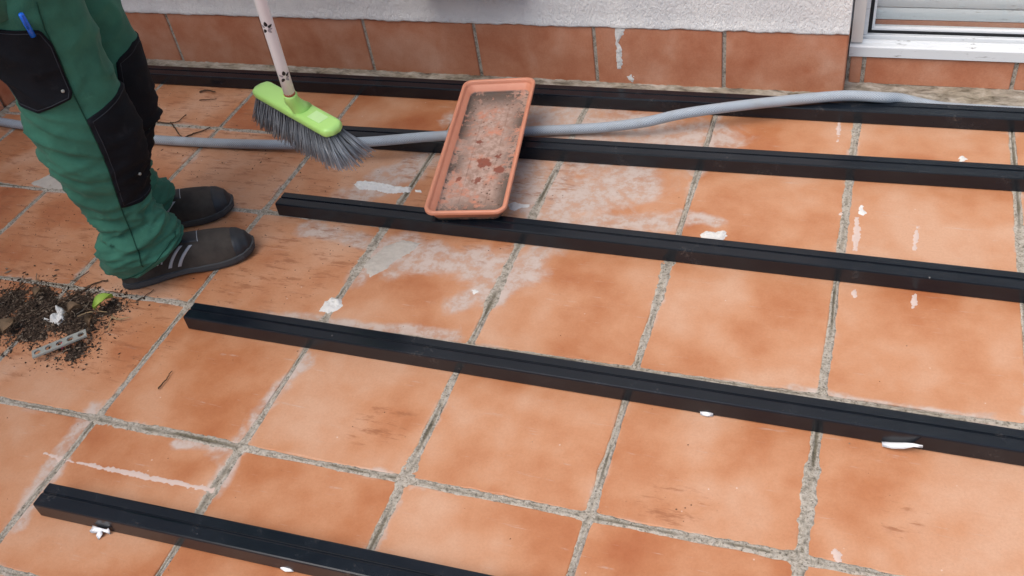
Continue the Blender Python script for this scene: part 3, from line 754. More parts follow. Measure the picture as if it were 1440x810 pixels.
# printed flowers wrapped on the tube
tocam = (CPOS * S - so).normalized(); ha = (tocam - hd * tocam.dot(hd)).normalized(); hb2 = hd.cross(ha)
def flower(s0, th0, sc_, petals):
    V, F, mats = [], [], []
    for a, ln, wd, dk in petals:
        N, RG = 12, (1.0, .66, .33)
        def put(lx, ly):
            s1 = s0 + lx * math.sin(a) + ly * math.cos(a); th = th0 + (lx * math.cos(a) - ly * math.sin(a)) / .0113
            V.append(hb + hd * s1 + (ha * math.cos(th) + hb2 * math.sin(th)) * .01165)
        b0 = len(V); c0_ = .85 * ln * sc_
        for g_ in RG:
            for k in range(N):
                q = 2 * math.pi * k / N
                put(c0_ + ln * .5 * math.cos(q) * sc_ * g_, wd * math.sin(q) * sc_ * g_ * (1 - .35 * math.cos(q)))
        put(c0_, 0); ce = len(V) - 1; n0 = len(F)
        for r_ in range(2):
            for k in range(N): F.append((b0 + r_ * N + k, b0 + r_ * N + (k + 1) % N, b0 + (r_ + 1) * N + (k + 1) % N, b0 + (r_ + 1) * N + k))
        for k in range(N): F.append((b0 + 2 * N + k, b0 + 2 * N + (k + 1) % N, ce))
        mats += [0 if dk else 1] * (len(F) - n0)
    o = mesh('printed_flower', V, F, [MT['ink'], MT['grey_ink']], han)
    o.data.polygons.foreach_set('material_index', mats)
pet = [(math.radians(90), 1.0, .30, True), (math.radians(28), .85, .26, True), (math.radians(152), .8, .22, False), (math.radians(-60), .9, .22, False), (math.radians(-125), .95, .26, True), (math.radians(-20), .7, .2, False)]
sgn = 0
for k in range(9):
    flower(.078 + k * .118, (.05 if k % 2 == 0 else -.4) , .0110, pet)
# bristles
rb = random.Random(11); V, F, A = [], [], []
NT, NWD, PER = 30, 6, 13
for i in range(NT):
    for j in range(NWD):
        for q in range(PER):
            t = (i + .5) / NT; u = (t - .5) * (BL - .016); v = ((j + .5) / NWD - .5) * .038
            u += rb.gauss(0, .0013); v += rb.gauss(0, .0015)
            ln = .062 + rb.uniform(-.007, .006)
            fan = (t - .5) * .55 + (0.55 * max(0, t - .72) / .28) + (-.10 * max(0, .25 - t) / .25)
            dv = (j - 2.5) * .17
            dirn = (-bup + ax * (fan + rb.gauss(0, .045)) + bsd * (dv + rb.gauss(0, .05))).normalized()
            bend = ax * (.004 + .016 * t * t + rb.gauss(0, .004)) + bsd * rb.gauss(0, .003)
            p0 = bpt(u, v, -.008); pts = [p0 + dirn * (ln * s_) + bend * (s_ * s_) for s_ in (0, .5, 1.0)]
            r = rb.uniform(.0007, .0011); b0 = len(V)
            for s_, p in enumerate(pts):
                for k in range(3):
                    a = 2 * math.pi * k / 3
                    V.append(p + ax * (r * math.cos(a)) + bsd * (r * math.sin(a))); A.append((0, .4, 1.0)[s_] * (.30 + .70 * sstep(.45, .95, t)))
            for s_ in range(2):
                for k in range(3): F.append((b0 + s_ * 3 + k, b0 + s_ * 3 + (k + 1) % 3, b0 + s_ * 3 + 3 + (k + 1) % 3, b0 + s_ * 3 + 3 + k))
            F.append((b0 + 6, b0 + 7, b0 + 8))
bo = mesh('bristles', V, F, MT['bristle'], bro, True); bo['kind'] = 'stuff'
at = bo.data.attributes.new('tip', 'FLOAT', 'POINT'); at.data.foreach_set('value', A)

# ------------------------------------------------------------------ person
per = thing('person', 'person in green work trousers with black knee patches and dark shoes', 'person', Vector((-.45, 1.35, 0)) * S)
DF = Vector((.795, .606, 0)).normalized()            # the way the person faces
DN = Vector((DF.y, -DF.x, 0))                        # towards the camera side (their right)
class Leg:
    def __init__(s, axis, rows, depth, folds, seed):
        s.axis = axis; cd = Vector((CPOS.x - axis.x, CPOS.y - axis.y, 0)).normalized(); s.cd = cd
        B = [onplane(b[0], b[1], axis, cd) for b, f in rows]; Fp = [onplane(f[0], f[1], axis, cd) for b, f in rows]
        s.B = catmull(B, 10); s.F = catmull(Fp, 10); s.n = len(s.B) - 1
        s.depth = depth; s.seed = seed; s.folds = folds
    def pt(s, t, th, off=0.0):
        """t 0 hem..1 top; th 0 = front, 90deg = camera side"""
        x = t * s.n; i = min(int(x), s.n - 1); f = x - i
        b = s.B[i].lerp(s.B[i + 1], f); fr = s.F[i].lerp(s.F[i + 1], f)
        c = (b + fr) / 2; e = (fr - b) / 2; r = e.length; en = e.normalized()
        up = s.cd.cross(en)
        dp = r * (s.depth[0] + (s.depth[1] - s.depth[0]) * t)
        ct, st = math.cos(th), math.sin(th)
        rad = 1 + s.fold(t, th) / max(r, .1)
        return c + (en * (ct * r) + s.cd * (st * dp)) * rad + (en * ct + s.cd * st) * off
    def fold(s, t, th):
        a = 0
        for (tc, wt, thc, wth, amp, slope) in s.folds:
            dt = (t - tc - slope * math.sin(th - thc)) / wt; dth = (math.atan2(math.sin(th - thc), math.cos(th - thc))) / wth
            a += amp * math.exp(-dt * dt - dth * dth)
        ct, st = math.cos(th), math.sin(th)
        up_ = nz(ct * 1.3 - t * 5, st * 1.3, t * 13 + s.seed * 5)
        a += .014 * (1 - min(1, abs(up_) * 3.2) ** .7) * sstep(.45, .6, t)
        a += .010 * nz(ct * 1.6, st * 1.6, t * 9 + s.seed) + .006 * nz(ct * 3.2, st * 3.2, t * 26 + s.seed)
        ridge = nz(ct * 1.1 + t * 3, st * 1.1, t * 30 + s.seed * 2)
        a += .032 * (1 - min(1, abs(ridge) * 2.6) ** .7) * sstep(.62, .2, t)
        dg = nz(t * 25 + 1.6 * math.sin(th + 1.0), th * .55 if th < 3.2 else (th - 2 * math.pi) * .55, s.seed * 3)
        a += .036 * (1 - min(1, abs(dg) * 2.8) ** .7) * (sstep(.02, .1, t) * sstep(.62, .5, t)) * (.35 + .65 * sstep(-.2, .9, -math.cos(th)))
        return a
    def mesh(s, nt=150, nth=84):
        V, F = [], []
        for i in range(nt + 1):
            for k in range(nth): V.append(s.pt(i / nt, 2 * math.pi * k / nth) * S)
            if i:
                for k in range(nth):
                    F.append(((i - 1) * nth + k, (i - 1) * nth + (k + 1) % nth, i * nth + (k + 1) % nth, i * nth + k))
        # turned-in hem
        b0 = len(V)
        for k in range(nth):
            p = s.pt(0, 2 * math.pi * k / nth, -.022); q = s.pt(.05, 2 * math.pi * k / nth, -.022)
            V.append(p * S); V.append(q * S)
        for k in range(nth):
            k2 = (k + 1) % nth
            F.append((k, b0 + 2 * k, b0 + 2 * k2, k2)); F.append((b0 + 2 * k, b0 + 2 * k + 1, b0 + 2 * k2 + 1, b0 + 2 * k2))
        return V, F
    def find(s, px, py):
        """surface parameter under a photo point"""
        best = None
        for i in range(0, 121):
            for k in range(0, 61):
                th = -.9 + 4.4 * k / 60; q = CROT.transposed() @ (s.pt(i / 120, th) - CPOS)
                x, y = 720 + CF * q.x / -q.z, 405 - CF * q.y / -q.z
                e = (x - px) ** 2 + (y - py) ** 2
                nrm = math.sin(th)
                if nrm < -.15: e += 400
                if best is None or e < best[0]: best = (e, i / 120, th)
        return best[1], best[2]
    def patch(s, poly, off=.008, rows=46, cols=26):
        """raised cloth panel over a (t, th) outline that is convex in t; returns solid mesh"""
        t0 = min(p[0] for p in poly); t1 = max(p[0] for p in poly); n = len(poly)
        V, F, R = [], [], []
        for i in range(rows + 1):
            t = t0 + (t1 - t0) * min(.998, max(.002, i / rows)); xs = []
            for k in range(n):
                a, b = poly[k], poly[(k + 1) % n]
                if (a[0] - t) * (b[0] - t) <= 0 and abs(a[0] - b[0]) > 1e-6: xs.append(a[1] + (b[1] - a[1]) * (t - a[0]) / (b[0] - a[0]))
            R.append((t, min(xs), max(xs)))
        for lay in (off, -.006):
            for (t, a, b) in R:
                for k in range(cols + 1): V.append(s.pt(t, a + (b - a) * k / cols, lay) * S)
        m = cols + 1; N = (rows + 1) * m
        for i in range(rows):
            for k in range(cols):
                a = i * m + k; F.append((a, a + 1, a + m + 1, a + m)); F.append((N + a, N + a + m, N + a + m + 1, N + a + 1))
        for i in range(rows):
            for k in (0, cols):
                a = i * m + k; F.append((a, a + m, N + a + m, N + a))
        for k in range(cols):
            for i in (0, rows):
                a = i * m + k; F.append((a, a + 1, N + a + 1, N + a))
        return V, F
near = Leg(Vector((-.36, 1.20, 0)), [((175, 386), (252, 322)), ((150, 376), (248, 312)), ((142, 352), (233, 300)), ((144, 328), (213, 286)), ((130, 304), (205, 268)), ((101, 267), (203, 236)), ((75, 237), (202, 207)),
            ((54, 206), (193, 169)), ((37, 168), (173, 128)), ((18, 131), (157, 93)), ((0, 102), (143, 63)), ((-27, 60), (129, 26)), ((-58, 10), (112, -15)), ((-92, -50), (95, -68)), ((-120, -110), (80, -125)), ((-140, -170), (66, -180))], (.66, .90),
           [(.02, .03, 1.2, .9, .030, .02), (.09, .018, 1.0, .8, -.030, .03), (.135, .02, 1.5, 1.0, .032, -.02), (.19, .016, 2.0, .9, -.026, .03), (.235, .02, 1.2, .9, .018, -.03), (.36, .012, 2.6, .7, .026, .03), (.39, .011, 2.5, .6, -.024, .03), (.425, .014, 2.7, .7, .026, .02), (.46, .012, 2.5, .7, -.022, .02), (.50, .014, 2.6, .6, .018, .02), (.72, .02, .3, .5, .012, .03)], 1.0)
far = Leg(Vector((-.76, 1.60, 0)), [((165, 332), (238, 274)), ((150, 306), (235, 256)), ((125, 280), (211, 241)), ((100, 245), (209, 201)), ((85, 212), (211, 170)), ((78, 194), (216, 157)), ((66, 150), (212, 117)),
           ((55, 115), (203, 84)), ((45, 78), (190, 50)), ((28, 20), (168, 0)), ((10, -40), (148, -52)), ((-6, -95), (128, -108)), ((-20, -140), (112, -150))], (.80, .86),
          [(.05, .03, .8, .9, .03, .02), (.12, .02, .6, .9, -.028, .02), (.42, .014, .2, .9, .022, .01), (.38, .012, .2, .9, -.018, .01)], 5.0)
nv, nf = near.mesh(); fv2, ff2 = far.mesh()
o0 = len(nv)
V = nv + fv2; F = nf + [tuple(i + o0 for i in f) for f in ff2]
# seat of the trousers, above the frame: a loft from the two thighs up to the waist
HIP = Vector((-.66, 1.36, 2.42))
b0 = len(V); NR = 40
for k, (z, w, d) in enumerate(((2.05, .62, .36), (2.25, .66, .40), (2.5, .66, .42), (2.8, .60, .40), (3.05, .55, .37), (3.15, .54, .36))):
    for i in range(NR):
        a = 2 * math.pi * i / NR
        V.append((Vector((HIP.x, HIP.y, z)) + DN * (w * math.cos(a)) + DF * (d * math.sin(a) - .03)) * S)
    if k:
        for i in range(NR): F.append((b0 + (k - 1) * NR + i, b0 + (k - 1) * NR + (i + 1) % NR, b0 + k * NR + (i + 1) % NR, b0 + k * NR + i))
F.append(tuple(range(b0 + NR - 1, b0 - 1, -1))); F.append(tuple(range(b0 + 5 * NR, b0 + 6 * NR)))
trs = mesh('trousers', V, F, MT['green'], per, True)
# panels
def panel(name, leg, pts, mirror=False, parent=trs, mat='navy', off=.007):
    Q = [leg.find(*p) for p in pts]
    if mirror: Q = Q + [(t, -th - .1) for t, th in reversed(Q)]
    V, F = leg.patch(Q, off)
    bm = bmesh.new(); vs = [bm.verts.new(v) for v in V]
    for f in F: bm.faces.new([vs[i] for i in f])
    o = bm_obj(name, bm, MT[mat], parent, True)
    return o, Q
kp, kq = panel('knee_patch', near, [(168, 126), (122, 167), (150, 240), (170, 294), (196, 282)], True)
fk, fq = panel('knee_patch', far, [(186, 60), (165, 84), (170, 160), (180, 235), (202, 246)], True)
pk, pq = panel('thigh_pocket', near, [(-60, 18), (57, 39), (74, 64), (103, 128), (99, 137), (57, 158), (30, 147), (0, 110), (-40, 50)], False, off=.012)
def stitch(leg, Q, parent, off, inset=.94):
    ct = sum(q[0] for q in Q) / len(Q); ch = sum(q[1] for q in Q) / len(Q); pts = []
    for i in range(len(Q)):
        a, b = Q[i], Q[(i + 1) % len(Q)]
        for k in range(8):
            f = k / 8; t = a[0] + (b[0] - a[0]) * f; h = a[1] + (b[1] - a[1]) * f
            pts.append(leg.pt(max(0, min(1, ct + (t - ct) * inset)), ch + (h - ch) * inset, off) * S)
    pts.append(pts[0])
    V, F = tube(pts, .0009, 5); mesh('stitching', V, F, MT['stitch'], parent, True)
for pn, lg, Q, of in ((kp, near, kq, .0075), (fk, far, fq, .0075), (pk, near, pq, .0125)): stitch(lg, Q, pn, of)
# stitched side seam
def seam(leg, P, parent, r=.0012, off=.004, mat='seam'):
    Q = [leg.find(*p) for p in P]
    pts = []
    for i in range(len(Q) - 1):
        for k in range(10):
            f = k / 10; pts.append(leg.pt(Q[i][0] + (Q[i + 1][0] - Q[i][0]) * f, Q[i][1] + (Q[i + 1][1] - Q[i][1]) * f, off) * S)
    V, F = tube(pts, r, 6); return mesh('seam', V, F, MT[mat], parent, True)
seam(near, [(48, 2), (62, 40), (82, 85), (105, 132), (122, 167), (150, 240), (170, 294), (185, 330), (196, 352), (203, 376)], trs)
seam(near, [(172, 390), (200, 384), (216, 370), (232, 350), (246, 322)], trs, .0009)
# pocket rivets, scuffs
for (x, y, lg) in ((89, 125, near), (193, 244, near)):
    t, th = lg.find(x, y); p = lg.pt(t, th, .022) * S; q = lg.pt(t, th, .004) * S
    V, F = tube([q, q.lerp(p, .8), p], [.0032, .0032, .002], 10); mesh('rivet', V, F, MT['zinc'], trs, True)

# shoes: lofted uppers on separate soles
def shoe(heel, toe, parent):
    d = (toe - heel); Ln = d.length * S; d.normalize(); sd = Vector((d.y, -d.x, 0)); o = heel * S
    wt = [(0, .022), (.03, .030), (.1, .036), (.2, .038), (.32, .0375), (.45, .040), (.6, .046), (.72, .049), (.82, .047), (.9, .040), (.96, .028), (1, .010)]
    ht = [(0, .055), (.04, .066), (.1, .074), (.2, .082), (.32, .084), (.42, .083), (.55, .077), (.68, .071), (.8, .064), (.9, .053), (.96, .041), (1, .020)]
    def ev(T, t):
        for a, b in zip(T, T[1:]):
            if t <= b[0]:
                f = (t - a[0]) / (b[0] - a[0]); f = f * f * (3 - 2 * f) if T is wt else f; return a[1] + (b[1] - a[1]) * f
        return T[-1][1]
    curve = lambda t: -.006 * math.sin(math.pi * t) + .008 * t * t            # inward swing of the foot
    lift = lambda t: .010 * max(0, (t - .72) / .28) ** 1.8                       # toe spring
    def P(t, a, grow=0.0):
        w = ev(wt, t) + grow; h = ev(ht, t) - .014 + grow
        c, s_ = math.cos(a), math.sin(a)
        y = w * math.copysign(abs(c) ** .75, c); z = .014 + lift(t) + h * max(0, s_) ** (.62 + .18 * sstep(.3, .7, t))
        return o + d * (t * Ln) + sd * (y + curve(t)) + Vector((0, 0, z))
    root_mat = MT['shoe']
    nt, na = 44, 24
    V, F = [], []
    for i in range(nt + 1):
        t = .5 - .5 * math.cos(math.pi * i / nt)
        for k in range(na + 1): V.append(P(t, math.pi * k / na))
        if i:
            for k in range(na): b = (i - 1) * (na + 1) + k; F.append((b, b + na + 1, b + na + 2, b + 1))
    sh_ = mesh('shoe', V, F, MT['shoe'], parent, True)
    def sheet(name, mat, t0, t1, a0, a1, grow, shear=0.0, m=16, k_=14):
        V, F = [], []
        for i in range(m + 1):
            a = a0 + (a1 - a0) * i / m
            for k in range(k_ + 1):
                f = k / k_
                V.append(P(min(.999, t0 + (t1 - t0) * f + shear * i / m), a, grow if 0 < i < m and 0 < k < k_ else grow * .2))
            if i:
                for k in range(k_): b = (i - 1) * (k_ + 1) + k; F.append((b, b + 1, b + k_ + 2, b + k_ + 1))
        return mesh(name, V, F, MT[mat], sh_, True)
    sheet('toe_cap', 'toe', .86, .998, .02, math.pi - .02, .0016)
    for t0 in (.355, .425):
        sheet('stripe', 'stripe', t0, t0 + .026, .12, 1.05, .0022, .13, 18, 4)
        sheet('stripe', 'stripe', t0 + .07, t0 + .09, 2.1, math.pi - .06, .0016, -.07, 14, 4)
    sheet('instep_panel', 'toe', .50, .62, 1.22, 1.95, .0014)
    sheet('instep_edge', 'stripe', .620, .626, 1.22, 1.95, .0016, 0, 10, 3)
    for t0 in (.255, .285, .315):
        sheet('collar_tape', 'stripe', t0, t0 + .012, .30, 1.5, .0020, .115, 14, 3)
    # sole: outline extruded, with a rounded edge and toe spring
    V, F = [], []; no = 60
    rings = ((-.004, .0), (.001, .003), (.0035, .010), (.003, .019), (-.003, .022))
    for g, z in rings:
        for i in range(no):
            f = i / no; t = .5 - .5 * math.cos(2 * math.pi * f); sgn_ = 1 if f < .5 else -1
            w = ev(wt, min(1, t)) + g
            tt = t + (g / Ln) * math.cos(math.pi + 2 * math.pi * f)
            zz = z + lift(t) * (1 if z > .004 else .85) + (.0035 * sstep(.25, .45, t) * sstep(.65, .5, t) if z < .004 else 0)
            V.append(o + d * (tt * Ln) + sd * (w * sgn_ + curve(t)) + Vector((0, 0, zz)))
    R_ = len(rings)
    for r in range(R_ - 1):
        for i in range(no): F.append((r * no + i, r * no + (i + 1) % no, (r + 1) * no + (i + 1) % no, (r + 1) * no + i))
    F.append(tuple(range(no - 1, -1, -1))); F.append(tuple(range((R_ - 1) * no, R_ * no)))
    bm = bmesh.new(); vs = [bm.verts.new(v) for v in V]
    for f in F: bm.faces.new([vs[i] for i in f])
    bmesh.ops.remove_doubles(bm, verts=bm.verts, dist=.0004)
    bm_obj('sole', bm, MT['sole'], sh_, False)
    return sh_
shoe(Vector((-.575, 1.105, 0)), Vector((.155, 1.625, 0)), per)
shoe(Vector((-.985, 1.535, 0)), Vector((-.268, 2.045, 0)), per)

# pen clipped into the thigh pocket
tp, thp = near.find(38, 36)
t1_, th1 = near.find(26, 14); t2_, th2 = near.find(47, 52)
pa, pb = near.pt(t1_, th1, .05) * S, near.pt(t2_, th2, .018) * S
pen = thing('pen', 'blue plastic pen sticking out of the black thigh pocket', 'pen', pb)
V, F = tube([pa.lerp(pb, f) for f in (0, .03, .5, .97, 1)], [.0035, .0048, .005, .0048, .003], 12); mesh('barrel', V, F, MT['pen'], pen, True)
V, F = tube([pa.lerp(pb, f) + DN * .006 for f in (.02, .3, .62)], [.0018, .0018, .0014], 8); mesh('clip', V, F, MT['pen'], pen, True)

# ------------------------------------------------------------------ the upper half of the person, above the frame
def skin_mesh(name, joints, bones, mat, parent, sub=2, root=0):
    me = bpy.data.meshes.new(name); me.from_pydata([tuple(j[0]) for j in joints], bones, [])
    me.materials.append(mat); o = bpy.data.objects.new(name, me); link(o, parent)
    o.modifiers.new('skin', 'SKIN'); me.skin_vertices.new() if not me.skin_vertices else None
    for v, j in zip(me.skin_vertices[0].data, joints): v.radius = (j[1], j[2] if len(j) > 2 else j[1])
    me.skin_vertices[0].data[root].use_root = True
    sb = o.modifiers.new('sub', 'SUBSURF'); sb.levels = sub; sb.render_levels = sub
    me.polygons.foreach_set('use_smooth', [True] * len(me.polygons))
    o.modifiers['skin'].use_smooth_shade = True
    return o
W0 = Vector((HIP.x, HIP.y, 0)) * S
def bp(f, s_, z): return W0 + DF * f + DN * s_ + Vector((0, 0, z))       # forward, to the right side, up (metres)
hgrip = hb + hd * ((1.02 - hb.z) / hd.z); hgrip2 = hb + hd * ((1.24 - hb.z) / hd.z)
rsh, lsh = bp(.0, .19, 1.44), bp(.0, -.19, 1.44)
rel = rsh.lerp(hgrip, .5) + DN * .10 + Vector((0, 0, -.12)) - DF * .05; lel = lsh.lerp(hgrip2, .5) - DN * .10 + Vector((0, 0, -.14))
rwr = hgrip - (hgrip - rel).normalized() * .075; lwr = hgrip2 - (hgrip2 - lel).normalized() * .075
body_j = [(bp(0, 0, .98), .13, .11), (bp(0, 0, 1.18), .12, .10), (bp(.01, 0, 1.38), .13, .10), (bp(.0, 0, 1.50), .06), (bp(.02, 0, 1.57), .055), (bp(.05, 0, 1.66), .085, .10), (bp(.04, 0, 1.74), .075, .09),
          (rsh, .055), (rel, .042), (rwr, .028), (lsh, .055), (lel, .042), (lwr, .028)]
skin_mesh('body', body_j, [(0, 1), (1, 2), (2, 3), (3, 4), (4, 5), (5, 6), (2, 7), (7, 8), (8, 9), (2, 10), (10, 11), (11, 12)], MT['skin'], per)
jk = [(bp(0, 0, .94), .185, .145), (bp(0, 0, 1.14), .175, .135), (bp(.01, 0, 1.36), .185, .135), (bp(0, 0, 1.49), .085, .08), (rsh, .082), (rel, .060), (rwr - (rwr - rel).normalized() * .02, .043), (lsh, .082), (lel, .060), (lwr - (lwr - lel).normalized() * .02, .043)]
skin_mesh('jacket', jk, [(0, 1), (1, 2), (2, 3), (2, 4), (4, 5), (5, 6), (2, 7), (7, 8), (8, 9)], MT['shirt'], per)
def hand(wr, grip, side):
    fw = (grip - wr).normalized(); fw = (fw - hd * fw.dot(hd)).normalized(); ac = hd.cross(fw) * side
    pal = grip - fw * .030 + ac * .018
    J = [(wr, .027, .02), (wr.lerp(pal, .55), .032, .018), (pal, .036, .016)]; E_ = [(0, 1), (1, 2)]
    for k, (off, ln) in enumerate(((.033, .9), (.011, 1.0), (-.011, .95), (-.033, .78))):
        b = len(J); c = grip + hd * off
        r = .0215
        for a in (20, 75, 140, 205):
            an = math.radians(a * ln); J.append((c + ac * (r * math.cos(an)) + fw * (r * math.sin(an)) , .0085))
        E_ += [(2, b), (b, b + 1), (b + 1, b + 2), (b + 2, b + 3)]
    b = len(J)
    J += [(pal + hd * .035 - ac * .012, .012), (grip + hd * .040 - fw * .022 - ac * .012, .0105), (grip + hd * .042 - ac * .022 + fw * .002, .009)]
    E_ += [(1, b), (b, b + 1), (b + 1, b + 2)]
    return skin_mesh('hand', J, E_, MT['skin'], per, 2)
hand(rwr, hgrip, 1); hand(lwr, hgrip2, -1)
# head: shaped ellipsoid with nose, ears, eyes, mouth and short hair
hc = bp(.055, 0, 1.66)
def head_pt(a, b, grow=0.0):
    """a azimuth from the front, b elevation"""
    x = math.cos(b) * math.cos(a); y = math.cos(b) * math.sin(a); z = math.sin(b)
    jaw = 1 - .22 * max(0, -z) ** 1.2 * (1 if x < .3 else .55)
    nose = .020 * math.exp(-(a / .17) ** 2 - ((b + .12) / .22) ** 2) - .006 * math.exp(-((abs(a) - .42) / .2) ** 2 - ((b - .10) / .14) ** 2) + .005 * math.exp(-(a / .45) ** 2 - ((b + .52) / .10) ** 2) + .008 * math.exp(-(a / .4) ** 2 - ((b + .95) / .18) ** 2)
    return hc + DF * (x * (.098 * jaw + grow + nose)) + DN * (y * (.077 * jaw + grow)) + Vector((0, 0, z * (.118 + grow)))
V, F = [], []; na, nb = 48, 30
for j in range(nb + 1):
    for i in range(na): V.append(head_pt(2 * math.pi * i / na, -math.pi / 2 + math.pi * j / nb))
    if j:
        for i in range(na): F.append(((j - 1) * na + i, (j - 1) * na + (i + 1) % na, j * na + (i + 1) % na, j * na + i))
hdm = mesh('head', V, F, MT['skin'], per, True)
V, F = [], []
for j in range(nb + 1):
    for i in range(na):
        a = 2 * math.pi * i / na; lowb = .62 - 1.15 * sstep(.5, 1.5, min(a, 2 * math.pi - a))
        b = lowb + (math.pi / 2 - lowb) * j / nb; V.append(head_pt(a, b, .004 + .010 * sstep(0, .2, j / nb) + .002 * nz(a * 9, b * 9)))
    if j:
        for i in range(na): F.append(((j - 1) * na + i, (j - 1) * na + (i + 1) % na, j * na + (i + 1) % na, j * na + i))
mesh('hair', V, F, MT['hair'], hdm, True)
for s_ in (-1, 1):
    e = head_pt(s_ * .40, .06, -.004)
    for nm, r, mt, fo in (('eye', .012, 'eye', 0), ('pupil', .006, 'ink', .0075)):
        bm = bmesh.new(); bmesh.ops.create_icosphere(bm, subdivisions=2, radius=r)
        for v in bm.verts: v.co = v.co + e + DF * fo
        bm_obj(nm, bm, MT[mt], hdm, True)
    ear = head_pt(s_ * 1.62, -.02)
    bm = bmesh.new(); bmesh.ops.create_uvsphere(bm, u_segments=14, v_segments=10, radius=1)
    for v in bm.verts: v.co = ear + DF * (v.co.x * .017) + DN * (v.co.y * .008 + s_ * .004) + Vector((0, 0, v.co.z * .030))
    bm_obj('ear', bm, MT['skin'], hdm, True)
mp = [head_pt(-.28 + .56 * k / 8, -.46 - .03 * math.cos(math.pi * (k / 8 - .5)), .001) for k in range(9)]
V, F = tube(mp, [.002, .0035, .0045, .005, .005, .005, .0045, .0035, .002], 8); mesh('mouth', V, F, MT['pink'], hdm, True)

# ------------------------------------------------------------------ swept-up debris pile
def inpile(x, y):
    """density of the pile at photo-calibrated floor position"""
    a = math.exp(-(((x + 1.12) / .42) ** 2 + ((y - .70) / .26) ** 2)); b = math.exp(-(((x + .72) / .26) ** 2 + ((y - .78) / .20) ** 2)); c = .55 * math.exp(-(((x + .55) / .20) ** 2 + ((y - .48) / .14) ** 2))
    d = .35 * math.exp(-(((x + 1.5) / .4) ** 2 + ((y - .62) / .3) ** 2))
    return max(a, b, c, d)
rp = random.Random(21)
V, F = [], []
def grain(p, r, el=1.0, yaw=0.0):
    b0 = len(V)
    for q in ((1, 0, 0), (-1, 0, 0), (0, 1, 0), (0, -1, 0), (0, 0, .8), (0, 0, -.8)):
        a = Vector(q) * r * rp.uniform(.65, 1.25); a.x *= el
        c, s_ = math.cos(yaw), math.sin(yaw); V.append((p[0] + a.x * c - a.y * s_, p[1] + a.x * s_ + a.y * c, p[2] + a.z))
    for f in ((0, 2, 4), (2, 1, 4), (1, 3, 4), (3, 0, 4), (2, 0, 5), (1, 2, 5), (3, 1, 5), (0, 3, 5)): F.append(tuple(i + b0 for i in f))
cnt = 0
while cnt < 15000:
    x, y = rp.uniform(-2.0, .0), rp.uniform(.15, 1.3); d = inpile(x, y) * (.75 + .6 * nz(x * 7, y * 7))
    if rp.random() > max(0, d) ** 1.7: continue
    r = (.0005 + .0027 * rp.random() ** 3.6); z = max(0, d - .3) * .030 * rp.random() + r * .5
    grain((x * S, y * S, z), r, rp.choice((1, 1, 1.6, 2.6)), rp.uniform(0, 6.3)); cnt += 1
for k in range(700):              # loose crumbs swept about near the feet and the pile
    x, y = rp.gauss(-1.0, .8), rp.gauss(1.8, .85)
    if not (-3.2 < x < 1.2 and .2 < y < 3.5): continue
    grain((x * S, y * S, .0008), 0.0004 + .0017 * rp.random() ** 4, rp.choice((1, 1.5, 2.5)), rp.uniform(0, 6.3))
for k in range(160):
    x, y = rp.uniform(-2, 5), rp.uniform(-1, 3.4)
    grain((x * S, y * S, .0006), .0004 + .0008 * rp.random() ** 2, 1.4, rp.uniform(0, 6.3))
so_ = mesh('soil_crumbs', V, F, MT['soil']); so_['kind'] = 'stuff'
tag(so_, 'dark soil and crumbs swept into a loose heap below the left shoe', 'soil')
# fine dusty bed under the crumbs
V, F = [], []; nx, ny = 150, 90
for i in range(nx + 1):
    for j in range(ny + 1):
        x = -2.1 + 2.2 * i / nx; y = .05 + 1.3 * j / ny; d = inpile(x, y) * (.8 + .7 * nz(x * 7, y * 7)) + .16 * nz(x * 22, y * 22) + .10 * nz(x * 60, y * 60)
        V.append((x * S, y * S, (d - .40) * .020 + .002 * nz(x * 40, y * 40) * S))
for i in range(nx):
    for j in range(ny):
        a = i * (ny + 1) + j; q = (a, a + ny + 1, a + ny + 2, a + 1)
        if max(V[k][2] for k in q) > -.0015: F.append(q)
mm = M('heaped_soil'); pp = mm.pos(); aa = mm.noise(pp, 190, 5, 0.75)
mm.bump(aa, 1.0, .006)
sb_ = mesh('soil_heap', V, F, mm.done(mm.ramp(aa, [(0.3, (0.025, 0.016, 0.012)), (0.5, (0.075, 0.050, 0.036)), (0.72, (0.17, 0.12, 0.085))]), 0.95, 0.15), None, True); sb_['kind'] = 'stuff'
tag(sb_, 'dark brown soil at the core of the swept heap', 'soil')

def twig(px, r, label, mat='twig', z=.012, name='twig', group=None, lift=None):
    P = [onz(x, y, z + (lift[i] if lift else 0)) * S for i, (x, y) in enumerate(px)]
    P = catmull(P, 6); n = len(P)
    P = [p + Vector((nz(i * .9, r * 900), nz(i * .9, 4.0 + r * 900), abs(nz(i * .7, 9)) * .6)) * r * 1.2 for i, p in enumerate(P)]
    V, F = tube(P, [r * (1 - .55 * i / n) * (1 + .25 * nz(i * 1.7, 3)) for i in range(n)], 7)
    return tag(mesh(name, V, F, MT[mat], None, True), label, 'twig', group)
twig([(82, 426), (100, 418), (120, 407), (135, 398), (152, 394)], .0030, 'dark branching twig along the top of the swept heap')
twig([(0, 421), (18, 412), (35, 398)], .0026, 'dark twig at the left end of the swept heap, near the picture edge')
twig([(108, 446), (122, 440), (138, 438), (150, 439)], .0018, 'pale straw lying below the green leaf', 'straw', .03)
twig([(158, 443), (154, 455), (153, 466)], .0014, 'short pale root standing apart right of the heap', 'straw', .02)
twig([(157, 446), (166, 449), (174, 448), (182, 446)], .0022, 'curled straw piece at the right tip of the heap', 'straw', .02)
twig([(222, 547), (230, 538), (236, 531), (241, 522)], .0016, 'short curved brown twig alone on the tile right of the heap')
twig([(213, 168), (225, 172), (240, 173), (250, 171), (262, 161)], .0022, 'thin dry twig beside the far knee, above the hose')
